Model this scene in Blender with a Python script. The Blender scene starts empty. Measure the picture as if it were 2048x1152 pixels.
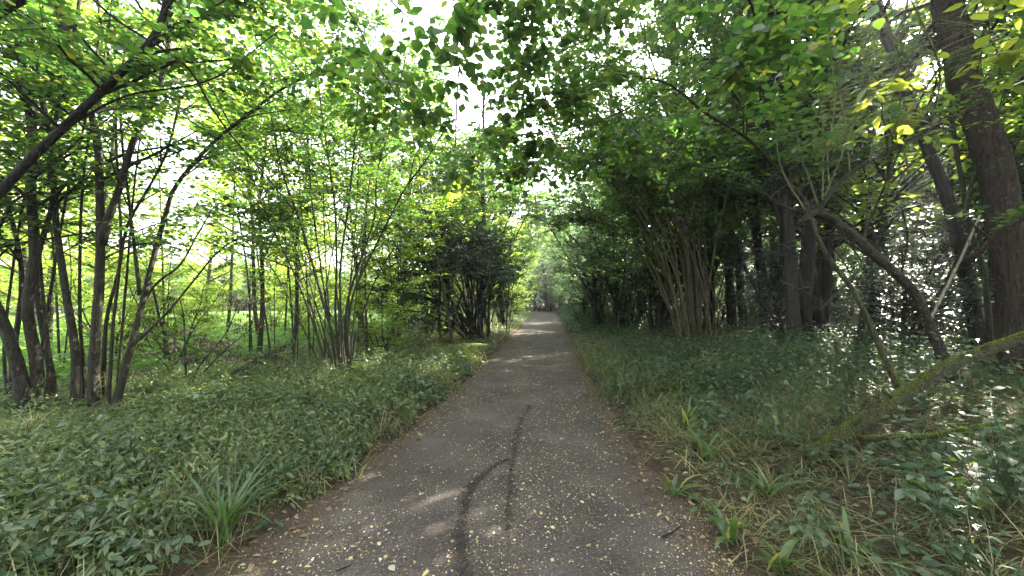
import bpy, math
import numpy as np
from mathutils import Vector, Matrix, Quaternion

# ------------------------------------------------------------------ camera, sky, sun, exposure
SC = bpy.context.scene
COL = SC.collection
F, CX, HY, EYE = 760.0, 1024.0, 600.0, 1.6          # focal length and horizon of the photograph, in its own pixels
cam_d = bpy.data.cameras.new("camera")
cam_d.sensor_width = 36.0
cam_d.lens = 36.0 * F / 2048.0
cam_d.shift_y = (HY - 576.0) / 2048.0
cam_d.clip_start, cam_d.clip_end = 0.05, 2000.0
cam = bpy.data.objects.new("camera", cam_d)
cam.location = (0, 0, EYE)
cam.rotation_euler = (math.radians(90), 0, 0)
COL.objects.link(cam)
SC.camera = cam

SUN_AZ, SUN_EL = math.radians(47), math.radians(36)   # clockwise from straight ahead, above the horizon
SD = np.array([math.sin(SUN_AZ) * math.cos(SUN_EL), math.cos(SUN_AZ) * math.cos(SUN_EL), math.sin(SUN_EL)])
w = bpy.data.worlds.new("World")
SC.world = w
w.use_nodes = True
nt = w.node_tree
bg = nt.nodes["Background"]
sky = nt.nodes.new("ShaderNodeTexSky")
sky.sky_type = 'NISHITA'
sky.sun_disc = False
sky.sun_elevation = SUN_EL
sky.sun_rotation = SUN_AZ
sky.dust_density = 3.0
sky.air_density = 1.0
hz = nt.nodes.new("ShaderNodeHueSaturation")      # a thin white haze over the blue
hz.inputs["Saturation"].default_value = .3
nt.links.new(sky.outputs[0], hz.inputs["Color"])
nt.links.new(hz.outputs[0], bg.inputs[0])
bg.inputs[1].default_value = 0.15
sun_d = bpy.data.lights.new("sun", 'SUN')
sun_d.energy = 5.0
sun_d.angle = math.radians(0.5)
sun_d.color = (1.0, 0.93, 0.80)
sun = bpy.data.objects.new("sun", sun_d)
sun.rotation_euler = Vector(-SD).to_track_quat('-Z', 'Y').to_euler()
COL.objects.link(sun)
vs = SC.view_settings
vs.view_transform = 'Standard'
vs.look = 'None'
vs.gamma = 1.0
vs.use_curve_mapping = False
vs.exposure = 3.55
SC.render.engine = 'CYCLES'
SC.cycles.max_bounces = 8
SC.cycles.diffuse_bounces = 5
SC.cycles.transmission_bounces = 6
SC.cycles.sample_clamp_indirect = 6.0

R = np.random.default_rng(20)
UP = np.array([0, 0, 1.0])


# ------------------------------------------------------------------ small maths
def P(px, py, d):
    return np.array([(px - CX) / F * d, d, EYE - (py - HY) / F * d])


def nrmz(v):
    return v / np.maximum(np.linalg.norm(v, axis=-1, keepdims=True), 1e-9)


def sstep(x, a, b):
    t = np.clip((x - a) / (b - a), 0, 1)
    return t * t * (3 - 2 * t)


def wob(x, y, s=1.0):
    return (np.sin(x * 1.7 * s + 1.3) * np.cos(y * 1.3 * s + .4) + .6 * np.sin(x * 3.1 * s - y * 2.3 * s + 2.0)
            + .4 * np.cos(x * 5.3 * s + y * 4.7 * s)) / 2.0


def pc(y):
    y = np.asarray(y, float)
    return -0.42 + 0.1 * y - 0.05 * np.maximum(y - 44, 0) ** 2


def hw(y):
    y = np.asarray(y, float)
    return 1.27 + 0.36 * np.exp(-(y - 2) / 1.8)


def ground_z(x, y):
    x = np.asarray(x, float)
    y = np.asarray(y, float)
    u = x - pc(y)
    s = np.abs(u) - hw(y) + .10 * wob(x * 1.5, y * 1.5) + .05 * wob(x * 6, y * 6)
    z = -0.035 + 0.10 * sstep(s, -.18, .4)
    rgt = np.where(u > 0, 1.0, 0.0)
    z = z + rgt * .32 * sstep(s, .3, 4.0) + (1 - rgt) * .06 * sstep(s, .2, 3.0)
    z = z + .05 * wob(x * .8, y * .8) * sstep(s, .1, 1.5) + .02 * wob(x * 3, y * 3) * sstep(s, .0, .8)
    return z


def G(px, py, dz=0.0):                                # the ground seen at a pixel, on level ground
    d = EYE * F / (py - HY)
    return np.array([(px - CX) / F * d, d, dz])


def resample(pts, m):
    p = np.asarray(pts, float)
    n = len(p)
    if n == 2:
        t = np.linspace(0, 1, m)[:, None]
        return p[0] * (1 - t) + p[1] * t
    e = np.vstack([2 * p[0] - p[1], p, 2 * p[-1] - p[-2]])
    seg = np.concatenate([[0], np.cumsum(np.linalg.norm(np.diff(p, axis=0), axis=1))])
    q = np.linspace(0, seg[-1], m)
    i = np.clip(np.searchsorted(seg, q, 'right') - 1, 0, n - 2)
    t = ((q - seg[i]) / np.maximum(seg[i + 1] - seg[i], 1e-9))[:, None]
    a, b, c, d = e[i], e[i + 1], e[i + 2], e[i + 3]
    return .5 * (2 * b + (c - a) * t + (2 * a - 5 * b + 4 * c - d) * t ** 2 + (3 * b - a - 3 * c + d) * t ** 3)


# ------------------------------------------------------------------ mesh building
class MB:
    def __init__(self):
        self.v, self.t, self.q, self.n = [], [], [], 0

    def add(self, v, tris=None, quads=None):
        v = np.asarray(v, np.float32).reshape(-1, 3)
        if tris is not None and len(tris):
            self.t.append(np.asarray(tris, np.int32).reshape(-1, 3) + self.n)
        if quads is not None and len(quads):
            self.q.append(np.asarray(quads, np.int32).reshape(-1, 4) + self.n)
        self.v.append(v)
        self.n += len(v)

    def tubes(self, pts, rad, sides=5, rough=0.0, cap=False):
        pts = np.asarray(pts, float)
        rad = np.asarray(rad, float)
        if pts.ndim == 2:
            pts, rad = pts[None], rad[None]
        if not len(pts):
            return
        N, k, _ = pts.shape
        t = nrmz(np.gradient(pts, axis=1))
        ref = np.where(np.abs(t.mean(1))[:, 2:3] > .85, np.array([[1.0, 0, 0]]), np.array([[0, 0, 1.0]]))[:, None, :]
        a = nrmz(ref - (ref * t).sum(-1, keepdims=True) * t)
        b = np.cross(t, a)
        th = np.arange(sides) * 2 * np.pi / sides
        r = np.broadcast_to(rad[:, :, None], (N, k, sides)).copy()
        if sides >= 9 and k >= 12:
            nd = max(3, k // 4)
            f = R.normal(size=(N, nd, sides))
            ii = np.linspace(0, nd - 1.001, k)
            i0 = ii.astype(int)
            fr = (ii - i0)[None, :, None]
            f = f[:, i0] * (1 - fr) + f[:, i0 + 1] * fr
            r = r * (1 + .045 * f)
        if rough:
            lob = 1 + rough * .8 * np.sin(th[None, None] * 2 + R.random((N, 1, 1)) * 6 + np.linspace(0, 4, k)[None, :, None])
            r = r * lob * (1 + rough * R.normal(size=r.shape) * .7)
        v = pts[:, :, None] + r[..., None] * (a[:, :, None] * np.cos(th)[None, None, :, None] + b[:, :, None] * np.sin(th)[None, None, :, None])
        base = (np.arange(N) * k * sides)[:, None, None]
        i = np.arange(k - 1)[None, :, None] * sides
        j = np.arange(sides)[None, None, :]
        j2 = (j + 1) % sides
        q = np.stack([base + i + j, base + i + j2, base + i + sides + j2, base + i + sides + j], -1).reshape(-1, 4)
        tr = None
        if cap:
            j = np.arange(sides)
            e0 = N * k * sides
            v = np.concatenate([v.reshape(-1, 3), pts[:, 0] - t[:, 0] * rad[:, :1] * .25, pts[:, -1] + t[:, -1] * rad[:, -1:] * .25])
            tr = []
            for n in range(N):
                s0 = n * k * sides
                s1 = s0 + (k - 1) * sides
                tr += [(e0 + n, s0 + (x + 1) % sides, s0 + x) for x in j] + [(e0 + N + n, s1 + x, s1 + (x + 1) % sides) for x in j]
        self.add(v, tr, q)

    def leaves(self, L, tpl):
        tv, tf = tpl
        pos, d, n, s = L
        if not len(pos):
            return
        d = nrmz(d)
        x = nrmz(np.cross(d, n))
        n = np.cross(x, d)
        v = pos[:, None] + s[:, None, None] * (tv[None, :, 0:1] * x[:, None] + tv[None, :, 1:2] * d[:, None] + tv[None, :, 2:3] * n[:, None])
        m = len(tv)
        f = (np.asarray(tf)[None] + (np.arange(len(pos)) * m)[:, None, None]).reshape(-1, 3)
        self.add(v, f)

    def ribbons(self, pts, wid, side):
        """blades: pts (N,k,3), wid (N,k), side (N,3); the last point is the tip"""
        N, k, _ = pts.shape
        l = pts[:, :-1] - side[:, None] * wid[:, :-1, None]
        r = pts[:, :-1] + side[:, None] * wid[:, :-1, None]
        v = np.concatenate([l, r, pts[:, -1:]], 1)
        m = 2 * (k - 1) + 1
        b = (np.arange(N) * m)[:, None]
        q = np.concatenate([np.concatenate([b + i, b + i + 1, b + k - 1 + i + 1, b + k - 1 + i], 1) for i in range(k - 2)]) if k > 2 else None
        t = np.concatenate([b + k - 2, b + m - 1, b + 2 * (k - 1) - 1], 1)
        self.add(v, t, q)

    def mesh(self, name, mat, off=None):
        v = np.concatenate(self.v) if self.v else np.zeros((0, 3), np.float32)
        if off is not None:
            v = v - np.asarray(off, np.float32)
        t = np.concatenate(self.t) if self.t else np.zeros((0, 3), np.int32)
        q = np.concatenate(self.q) if self.q else np.zeros((0, 4), np.int32)
        me = bpy.data.meshes.new(name)
        me.vertices.add(len(v))
        me.vertices.foreach_set("co", v.astype(np.float32).ravel())
        loops = np.concatenate([t.ravel(), q.ravel()]).astype(np.int32)
        me.loops.add(len(loops))
        me.loops.foreach_set("vertex_index", loops)
        me.polygons.add(len(t) + len(q))
        st = np.concatenate([np.arange(len(t)) * 3, len(t) * 3 + np.arange(len(q)) * 4]).astype(np.int32)
        me.polygons.foreach_set("loop_start", st)
        me.update(calc_edges=True)
        if mat:
            me.materials.append(mat)
        return me

    def build(self, name, mat, parent=None, off=None, kind=None):
        o = bpy.data.objects.new(name, self.mesh(name, mat, off))
        COL.objects.link(o)
        if parent:
            o.parent = parent
        if kind:
            o["kind"] = kind
        return o


def thing(name, label, cat, loc, group=None):
    o = bpy.data.objects.new(name, None)
    o.empty_display_size = .2
    o.location = loc
    COL.objects.link(o)
    o["label"], o["category"] = label, cat
    if group:
        o["group"] = group
    return o


def tag(o, label, cat=None, group=None, kind=None):
    o["label"] = label
    if cat:
        o["category"] = cat
    if group:
        o["group"] = group
    if kind:
        o["kind"] = kind
    return o


# leaf outlines: base at the origin, tip along +Y, length 1
def fan(outline, mid):
    v = np.array(outline + [mid], float)
    m = len(outline)
    return v, [(m, (i + 1) % m, i) for i in range(m)]


ROUND = fan([(0, 0, 0), (-.36, .18, .05), (-.47, .52, .06), (-.26, .82, .01), (0, 1.0, -.10), (.26, .82, .01), (.47, .52, .06), (.36, .18, .05)], (0, .48, -.03))
HEXF = [(0, 5, 1), (1, 5, 4), (1, 4, 2), (2, 4, 3)]


def hexleaf(wd, dr):                                    # base, left, left, tip, right, right: four triangles, folded up at the edges
    return np.array([(0, 0, -.01), (-wd, .3, .05), (-wd * .86, .66, .03), (0, 1, -dr), (wd * .86, .66, .03), (wd, .3, .05)], float), HEXF


LOZ = (np.array([(0, 0, 0), (-.42, .34, .06), (-.36, .74, .03), (0, 1.0, -.09), (.36, .74, .03), (.42, .34, .06)], float), HEXF)
OVAL, SLIM, LANCE = hexleaf(.24, .08), hexleaf(.13, .14), hexleaf(.155, .14)
KITE = (np.array([(0, 0, 0), (-.33, .45, .07), (0, 1, -.03), (.33, .45, .07)], float), [(0, 2, 1), (0, 3, 2)])
NEEDLE = (np.array([(0, 0, 0), (-.13, .5, .03), (0, 1, 0), (.13, .5, .03)], float), [(0, 2, 1), (0, 3, 2)])


def toothed(width, n, depth, droop):
    """a leaf with a toothed edge, a keel and a drooping tip, for the leaves that are objects of their own"""
    ys = np.linspace(0, 1, n)
    prof = width * np.sin(np.pi * ys ** .75) ** .8 * (1 - .25 * ys)
    v, f = [], []
    for i, y in enumerate(ys):
        z = -droop * y * y
        wv = prof[i] * (1 + (depth if i % 2 else -depth)) if 0 < i < n - 1 else .004
        v += [(-wv, y + (.02 if i % 2 else 0), z + .16 * wv), (0, y, z - .01), (wv, y + (.02 if i % 2 else 0), z + .16 * wv)]
    for i in range(n - 1):
        a = i * 3
        for s in (0, 1):
            f += [(a + s, a + s + 1, a + s + 4), (a + s, a + s + 4, a + s + 3)]
    return np.array(v), f


# ------------------------------------------------------------------ materials
def newmat(name):
    m = bpy.data.materials.new(name)
    m.use_nodes = True
    t = m.node_tree
    return m, t, t.nodes["Principled BSDF"], t.nodes["Material Output"]


def ramp(t, stops, fac):
    n = t.nodes.new("ShaderNodeValToRGB")
    e = n.color_ramp.elements
    while len(e) < len(stops):
        e.new(.5)
    for el, (p, c) in zip(e, stops):
        el.position = p
        el.color = (*c, 1)
    t.links.new(fac, n.inputs[0])
    return n.outputs[0]


def leafmat(name, stops, tstops, mix=.45, rough=.45, obj_random=False, spec=.5):
    m, t, p, out = newmat(name)
    if obj_random:
        fac = t.nodes.new("ShaderNodeObjectInfo").outputs["Random"]
    else:
        fac = t.nodes.new("ShaderNodeNewGeometry").outputs["Random Per Island"]
    c = ramp(t, stops, fac)
    c2 = ramp(t, tstops, fac)
    tc = t.nodes.new("ShaderNodeTexCoord")
    nz = t.nodes.new("ShaderNodeTexNoise")
    nz.inputs["Scale"].default_value = 1.1
    nz.inputs["Detail"].default_value = 3
    t.links.new(tc.outputs["Object"], nz.inputs["Vector"])
    hs = []
    for cc in (c, c2):
        h = t.nodes.new("ShaderNodeHueSaturation")
        mr = t.nodes.new("ShaderNodeMapRange")
        mr.inputs[1].default_value, mr.inputs[2].default_value = .3, .7
        mr.inputs[3].default_value, mr.inputs[4].default_value = .75, 1.25
        t.links.new(nz.outputs["Fac"], mr.inputs[0])
        t.links.new(mr.outputs[0], h.inputs["Value"])
        t.links.new(cc, h.inputs["Color"])
        hs.append(h.outputs[0])
    t.links.new(hs[0], p.inputs["Base Color"])
    p.inputs["Roughness"].default_value = rough
    p.inputs["Specular IOR Level"].default_value = spec
    tr = t.nodes.new("ShaderNodeBsdfTranslucent")
    t.links.new(hs[1], tr.inputs["Color"])
    mx = t.nodes.new("ShaderNodeMixShader")
    mx.inputs[0].default_value = mix
    t.links.new(p.outputs[0], mx.inputs[1])
    t.links.new(tr.outputs[0], mx.inputs[2])
    t.links.new(mx.outputs[0], out.inputs[0])
    return m


def bark(name, dark, light, green, sc=(22, 22, 5), green_amt=.5, bump=.6):
    m, t, p, out = newmat(name)
    tc = t.nodes.new("ShaderNodeTexCoord")
    mp = t.nodes.new("ShaderNodeMapping")
    mp.inputs["Scale"].default_value = sc
    t.links.new(tc.outputs["Object"], mp.inputs["Vector"])
    n1 = t.nodes.new("ShaderNodeTexNoise")
    n1.inputs["Scale"].default_value = 1.0
    n1.inputs["Detail"].default_value = 6
    n1.inputs["Roughness"].default_value = .65
    t.links.new(mp.outputs[0], n1.inputs["Vector"])
    c1 = ramp(t, [(.3, dark), (.7, light)], n1.outputs["Fac"])
    n2 = t.nodes.new("ShaderNodeTexNoise")
    n2.inputs["Scale"].default_value = 2.3
    n2.inputs["Detail"].default_value = 5
    t.links.new(tc.outputs["Object"], n2.inputs["Vector"])
    f = ramp(t, [(.5 - .3 * green_amt, (0, 0, 0)), (.8 - .2 * green_amt, (1, 1, 1))], n2.outputs["Fac"])
    mx = t.nodes.new("ShaderNodeMixRGB")
    t.links.new(f, mx.inputs[0])
    t.links.new(c1, mx.inputs[1])
    mx.inputs[2].default_value = (*green, 1)
    n3 = t.nodes.new("ShaderNodeTexNoise")                       # pale lichen spots
    n3.inputs["Scale"].default_value = 16
    n3.inputs["Detail"].default_value = 4
    t.links.new(tc.outputs["Object"], n3.inputs["Vector"])
    sp = ramp(t, [(.60, (0, 0, 0)), (.70, (.6, .6, .6))], n3.outputs["Fac"])
    mz = t.nodes.new("ShaderNodeMixRGB")
    t.links.new(sp, mz.inputs[0])
    t.links.new(mx.outputs[0], mz.inputs[1])
    mz.inputs[2].default_value = (light[0] * 1.6 + .008, light[1] * 1.7 + .01, light[2] * 1.6 + .006, 1)
    n4 = t.nodes.new("ShaderNodeTexNoise")                       # dark cracks
    n4.inputs["Scale"].default_value = 2.2
    n4.inputs["Detail"].default_value = 7
    t.links.new(mp.outputs[0], n4.inputs["Vector"])
    ck = ramp(t, [(.36, (.25, .25, .25)), (.48, (1, 1, 1))], n4.outputs["Fac"])
    my = t.nodes.new("ShaderNodeMixRGB")
    my.blend_type = 'MULTIPLY'
    my.inputs[0].default_value = 1
    t.links.new(mz.outputs[0], my.inputs[1])
    t.links.new(ck, my.inputs[2])
    t.links.new(my.outputs[0], p.inputs["Base Color"])
    p.inputs["Roughness"].default_value = .85
    p.inputs["Specular IOR Level"].default_value = .25
    b = t.nodes.new("ShaderNodeBump")
    b.inputs["Strength"].default_value = bump
    b.inputs["Distance"].default_value = .03
    ad = t.nodes.new("ShaderNodeMath")
    t.links.new(n1.outputs["Fac"], ad.inputs[0])
    t.links.new(n4.outputs["Fac"], ad.inputs[1])
    t.links.new(ad.outputs[0], b.inputs["Height"])
    t.links.new(b.outputs[0], p.inputs["Normal"])
    return m


M = {}
M["hazel"] = leafmat("hazel_leaves", [(0, (.022, .052, .02)), (.35, (.034, .072, .02)), (.75, (.05, .092, .024)), (.95, (.075, .115, .028)), (1, (.17, .16, .03))],
                     [(0, (.05, .15, .025)), (.35, (.09, .22, .025)), (.75, (.14, .28, .03)), (.95, (.24, .36, .03)), (1, (.5, .46, .04))], .42, .45)
M["lime"] = leafmat("maple_leaves", [(0, (.05, .10, .02)), (.7, (.075, .13, .028)), (1, (.12, .16, .03))],
                    [(0, (.24, .42, .035)), (.7, (.38, .53, .055)), (1, (.5, .55, .07))], .6, .55)
M["deep"] = leafmat("woodland_leaves", [(0, (.022, .05, .026)), (.4, (.034, .07, .03)), (.8, (.048, .09, .03)), (1, (.075, .12, .034))],
                    [(0, (.05, .14, .035)), (.4, (.09, .21, .04)), (.8, (.15, .28, .04)), (1, (.28, .38, .04))], .42, .48)
M["yew"] = leafmat("evergreen_leaves", [(0, (.026, .046, .028)), (.7, (.044, .072, .04)), (1, (.08, .105, .052))],
                   [(0, (.02, .04, .015)), (1, (.04, .07, .02))], .2, .6)
M["holly"] = leafmat("holly_leaves", [(0, (.012, .03, .016)), (.7, (.02, .045, .02)), (1, (.03, .06, .025))],
                     [(0, (.03, .07, .015)), (1, (.06, .12, .02))], .15, .28, spec=.6)
M["herb"] = leafmat("herb_leaves", [(0, (.038, .058, .02)), (.5, (.068, .10, .036)), (.95, (.115, .145, .052)), (1, (.2, .2, .07))],
                    [(0, (.09, .17, .025)), (.6, (.13, .23, .035)), (1, (.3, .34, .06))], .35, .42)
M["bramble"] = leafmat("bramble_leaves", [(0, (.028, .055, .026)), (.6, (.045, .08, .036)), (1, (.07, .11, .045))],
                       [(0, (.06, .13, .02)), (1, (.12, .2, .03))], .28, .55, spec=.3)
M["meadow"] = leafmat("meadow_leaves", [(0, (.06, .13, .025)), (.7, (.08, .17, .035)), (1, (.12, .2, .045))],
                      [(0, (.14, .32, .03)), (1, (.26, .42, .05))], .45, .5)
M["grass"] = leafmat("grass_blades", [(0, (.05, .085, .022)), (.4, (.085, .12, .03)), (.62, (.19, .17, .07)), (1, (.36, .3, .15))],
                     [(0, (.10, .18, .02)), (.5, (.16, .22, .03)), (1, (.3, .26, .1))], .35, .5)
M["sedge"] = leafmat("sedge_blades", [(0, (.035, .075, .025)), (1, (.06, .11, .035))], [(0, (.1, .2, .02)), (1, (.16, .27, .03))], .35, .35, True)
M["withered"] = leafmat("withered_leaves", [(0, (.02, .014, .01)), (.7, (.035, .026, .017)), (1, (.06, .045, .025))], [(0, (.03, .02, .01)), (1, (.06, .045, .02))], .2, .8)
M["bigleaf"] = leafmat("large_hazel_leaves", [(0, (.03, .068, .022)), (.6, (.048, .095, .026)), (1, (.08, .125, .03))],
                       [(0, (.07, .19, .025)), (.6, (.13, .29, .03)), (1, (.28, .4, .04))], .42, .4, True)
M["elder"] = leafmat("large_elder_leaves", [(0, (.05, .085, .025)), (.6, (.075, .12, .035)), (1, (.11, .15, .035))],
                     [(0, (.2, .3, .025)), (.6, (.33, .42, .035)), (1, (.5, .52, .05))], .5, .42, True)
M["broad"] = leafmat("broad_blades", [(0, (.05, .10, .03)), (.6, (.075, .13, .04)), (.8, (.1, .14, .04)), (1, (.36, .32, .07))],
                     [(0, (.12, .24, .03)), (.7, (.2, .3, .04)), (1, (.5, .44, .08))], .35, .35, True)
M["fern"] = leafmat("fern_leaves", [(0, (.09, .14, .025)), (1, (.15, .19, .035))], [(0, (.3, .42, .04)), (1, (.42, .5, .06))], .45, .5)
M["litter"] = leafmat("litter_flecks", [(0, (.10, .07, .04)), (.3, (.2, .15, .08)), (.6, (.32, .28, .13)), (.85, (.42, .38, .2)), (1, (.55, .53, .4))],
                      [(0, (.2, .16, .06)), (1, (.4, .36, .15))], .15, .7)
M["brownlitter"] = leafmat("brown_litter", [(0, (.05, .035, .022)), (.5, (.11, .07, .038)), (.85, (.2, .13, .06)), (1, (.32, .26, .15))],
                           [(0, (.05, .03, .01)), (1, (.2, .13, .05))], .12, .75)
M["crumb"] = leafmat("soil_crumbs", [(0, (.012, .009, .007)), (1, (.04, .03, .024))], [(0, (.01, .01, .01)), (1, (.02, .02, .02))], .0, .9)
M["deadleaf"] = leafmat("fallen_leaf", [(0, (.3, .3, .2)), (.5, (.42, .42, .3)), (1, (.4, .33, .1))], [(0, (.3, .3, .15)), (1, (.4, .34, .1))], .15, .6, True)
M["moss"] = leafmat("moss_tufts", [(0, (.06, .085, .01)), (.6, (.11, .15, .015)), (1, (.2, .22, .025))], [(0, (.14, .2, .01)), (1, (.3, .34, .02))], .3, .8)
M["bark_hazel"] = bark("hazel_bark", (.006, .005, .0035), (.036, .028, .019), (.022, .026, .011), (24, 24, 6), .4, .9)
M["bark_tan"] = bark("tan_hazel_bark", (.018, .013, .008), (.095, .07, .042), (.07, .072, .035), (26, 26, 7), .4, .8)
M["bark_grey"] = bark("grey_bark", (.012, .010, .007), (.055, .045, .032), (.034, .038, .018), (30, 30, 9), .5)
M["bark_dark"] = bark("dark_bark", (.005, .004, .0035), (.024, .019, .014), (.015, .018, .009), (20, 20, 4), .25)
M["bark_trunk"] = bark("furrowed_bark", (.008, .006, .0045), (.058, .04, .029), (.03, .03, .016), (30, 30, 3.0), .2, 1.0)
M["bark_rough"] = bark("rough_bark", (.005, .004, .003), (.036, .027, .018), (.022, .023, .01), (34, 34, 9), .3, 1.0)
M["bark_moss"] = bark("mossy_bark", (.010, .007, .005), (.048, .035, .021), (.03, .034, .01), (22, 22, 7), .55, 1.0)
M["straw"] = bark("dry_stalk", (.09, .07, .04), (.26, .21, .12), (.2, .18, .09), (30, 30, 8), .3, .2)
M["twig"] = bark("twig_bark", (.02, .017, .012), (.06, .05, .034), (.05, .055, .025), (30, 30, 30), .3, .2)
M["greenstem"] = bark("green_shoot", (.06, .075, .03), (.12, .13, .06), (.09, .11, .04), (30, 30, 6), .5, .2)
M["deadwood"] = bark("bleached_wood", (.12, .11, .085), (.26, .24, .19), (.12, .14, .07), (30, 30, 6), .4, .5)


def ground_mat():
    m, t, p, out = newmat("woodland_soil")
    g = t.nodes.new("ShaderNodeNewGeometry")
    n1 = t.nodes.new("ShaderNodeTexNoise")
    n1.inputs["Scale"].default_value = 5.0
    n1.inputs["Detail"].default_value = 9
    n1.inputs["Roughness"].default_value = .7
    t.links.new(g.outputs["Position"], n1.inputs["Vector"])
    soil = ramp(t, [(.3, (.022, .016, .011)), (.55, (.05, .036, .023)), (.75, (.09, .066, .04))], n1.outputs["Fac"])
    n2 = t.nodes.new("ShaderNodeTexNoise")
    n2.inputs["Scale"].default_value = .9
    n2.inputs["Detail"].default_value = 6
    t.links.new(g.outputs["Position"], n2.inputs["Vector"])
    mossy = ramp(t, [(.45, (0, 0, 0)), (.65, (1, 1, 1))], n2.outputs["Fac"])
    mx = t.nodes.new("ShaderNodeMixRGB")
    ab = t.nodes.new("ShaderNodeAttribute")
    ab.attribute_name = "bare"
    sb = t.nodes.new("ShaderNodeMath")
    sb.operation = 'SUBTRACT'
    sb.use_clamp = True
    t.links.new(mossy, sb.inputs[0])
    t.links.new(ab.outputs["Fac"], sb.inputs[1])
    t.links.new(sb.outputs[0], mx.inputs[0])
    t.links.new(soil, mx.inputs[1])
    mx.inputs[2].default_value = (.032, .05, .016, 1)
    at = t.nodes.new("ShaderNodeAttribute")
    at.attribute_name = "meadow"
    mx2 = t.nodes.new("ShaderNodeMixRGB")
    t.links.new(at.outputs["Fac"], mx2.inputs[0])
    t.links.new(mx.outputs[0], mx2.inputs[1])
    mead = ramp(t, [(.3, (.05, .10, .02)), (.7, (.10, .17, .035))], n1.outputs["Fac"])
    t.links.new(mead, mx2.inputs[2])
    t.links.new(mx2.outputs[0], p.inputs["Base Color"])
    p.inputs["Roughness"].default_value = .95
    p.inputs["Specular IOR Level"].default_value = .15
    b = t.nodes.new("ShaderNodeBump")
    b.inputs["Strength"].default_value = .8
    b.inputs["Distance"].default_value = .05
    t.links.new(n1.outputs["Fac"], b.inputs["Height"])
    t.links.new(b.outputs[0], p.inputs["Normal"])
    return m


def path_mat():
    m, t, p, out = newmat("path_grit")
    g = t.nodes.new("ShaderNodeNewGeometry")

    def noise(sc, det, rg):
        n = t.nodes.new("ShaderNodeTexNoise")
        n.inputs["Scale"].default_value = sc
        n.inputs["Detail"].default_value = det
        n.inputs["Roughness"].default_value = rg
        t.links.new(g.outputs["Position"], n.inputs["Vector"])
        return n.outputs["Fac"]
    big, fine = noise(1.3, 5, .6), noise(60, 6, .75)
    base = ramp(t, [(.3, (.042, .035, .031)), (.52, (.07, .059, .053)), (.72, (.105, .091, .082))], big)
    grit = ramp(t, [(.32, (.3, .3, .3)), (.5, (.85, .83, .8)), (.66, (1.5, 1.42, 1.3)), (.78, (2.2, 2.05, 1.75))], fine)
    mx = t.nodes.new("ShaderNodeMixRGB")
    mx.blend_type = 'MULTIPLY'
    mx.inputs[0].default_value = 1
    t.links.new(base, mx.inputs[1])
    t.links.new(grit, mx.inputs[2])
    vo = t.nodes.new("ShaderNodeTexVoronoi")
    vo.inputs["Scale"].default_value = 42
    t.links.new(g.outputs["Position"], vo.inputs["Vector"])
    fl = ramp(t, [(.16, (1, 1, 1)), (.24, (0, 0, 0))], vo.outputs["Distance"])
    sep = t.nodes.new("ShaderNodeSeparateColor")
    t.links.new(vo.outputs["Color"], sep.inputs[0])
    pick = ramp(t, [(.55, (0, 0, 0)), (.6, (1, 1, 1))], sep.outputs[0])
    mul = t.nodes.new("ShaderNodeMath")
    mul.operation = 'MULTIPLY'
    t.links.new(fl, mul.inputs[0])
    t.links.new(pick, mul.inputs[1])
    mul2 = t.nodes.new("ShaderNodeMath")
    mul2.operation = 'MULTIPLY'
    mul2.inputs[1].default_value = .3
    t.links.new(mul.outputs[0], mul2.inputs[0])
    mx2 = t.nodes.new("ShaderNodeMixRGB")
    t.links.new(mul2.outputs[0], mx2.inputs[0])
    t.links.new(mx.outputs[0], mx2.inputs[1])
    mx2.inputs[2].default_value = (.34, .30, .19, 1)
    at = t.nodes.new("ShaderNodeAttribute")
    at.attribute_name = "rut"
    mx3 = t.nodes.new("ShaderNodeMixRGB")
    t.links.new(at.outputs["Fac"], mx3.inputs[0])
    t.links.new(mx2.outputs[0], mx3.inputs[1])
    mx3.inputs[2].default_value = (.022, .017, .015, 1)
    at2 = t.nodes.new("ShaderNodeAttribute")
    at2.attribute_name = "edge"
    mx4 = t.nodes.new("ShaderNodeMixRGB")
    t.links.new(at2.outputs["Fac"], mx4.inputs[0])
    t.links.new(mx3.outputs[0], mx4.inputs[1])
    soil = ramp(t, [(.3, (.02, .014, .01)), (.5, (.06, .043, .028)), (.7, (.12, .09, .055))], fine)
    t.links.new(soil, mx4.inputs[2])
    t.links.new(mx4.outputs[0], p.inputs["Base Color"])
    p.inputs["Roughness"].default_value = .9
    p.inputs["Specular IOR Level"].default_value = .25
    b = t.nodes.new("ShaderNodeBump")
    b.inputs["Strength"].default_value = .7
    b.inputs["Distance"].default_value = .012
    t.links.new(fine, b.inputs["Height"])
    t.links.new(b.outputs[0], p.inputs["Normal"])
    return m


# ------------------------------------------------------------------ ground and path
def grid(xs, ys, zf):
    X, Y = np.meshgrid(xs, ys)
    Z = zf(X, Y)
    nx, ny = len(xs), len(ys)
    i = (np.arange(ny - 1)[:, None] * nx + np.arange(nx - 1)[None]).ravel()
    return np.stack([X, Y, Z], -1).reshape(-1, 3), np.stack([i, i + 1, i + nx + 1, i + nx], 1)


def near_path(x, y):
    return 1 - sstep(np.abs(x - pc(y)) - hw(y) + .2 * wob(x * 4, y * 4), .1, .8)


def in_meadow(x, y):
    return sstep(-x + .08 * y + .8 * wob(x * .5, y * .5), 6.0, 8.5) * sstep(y, 4.0, 8.0)


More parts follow.
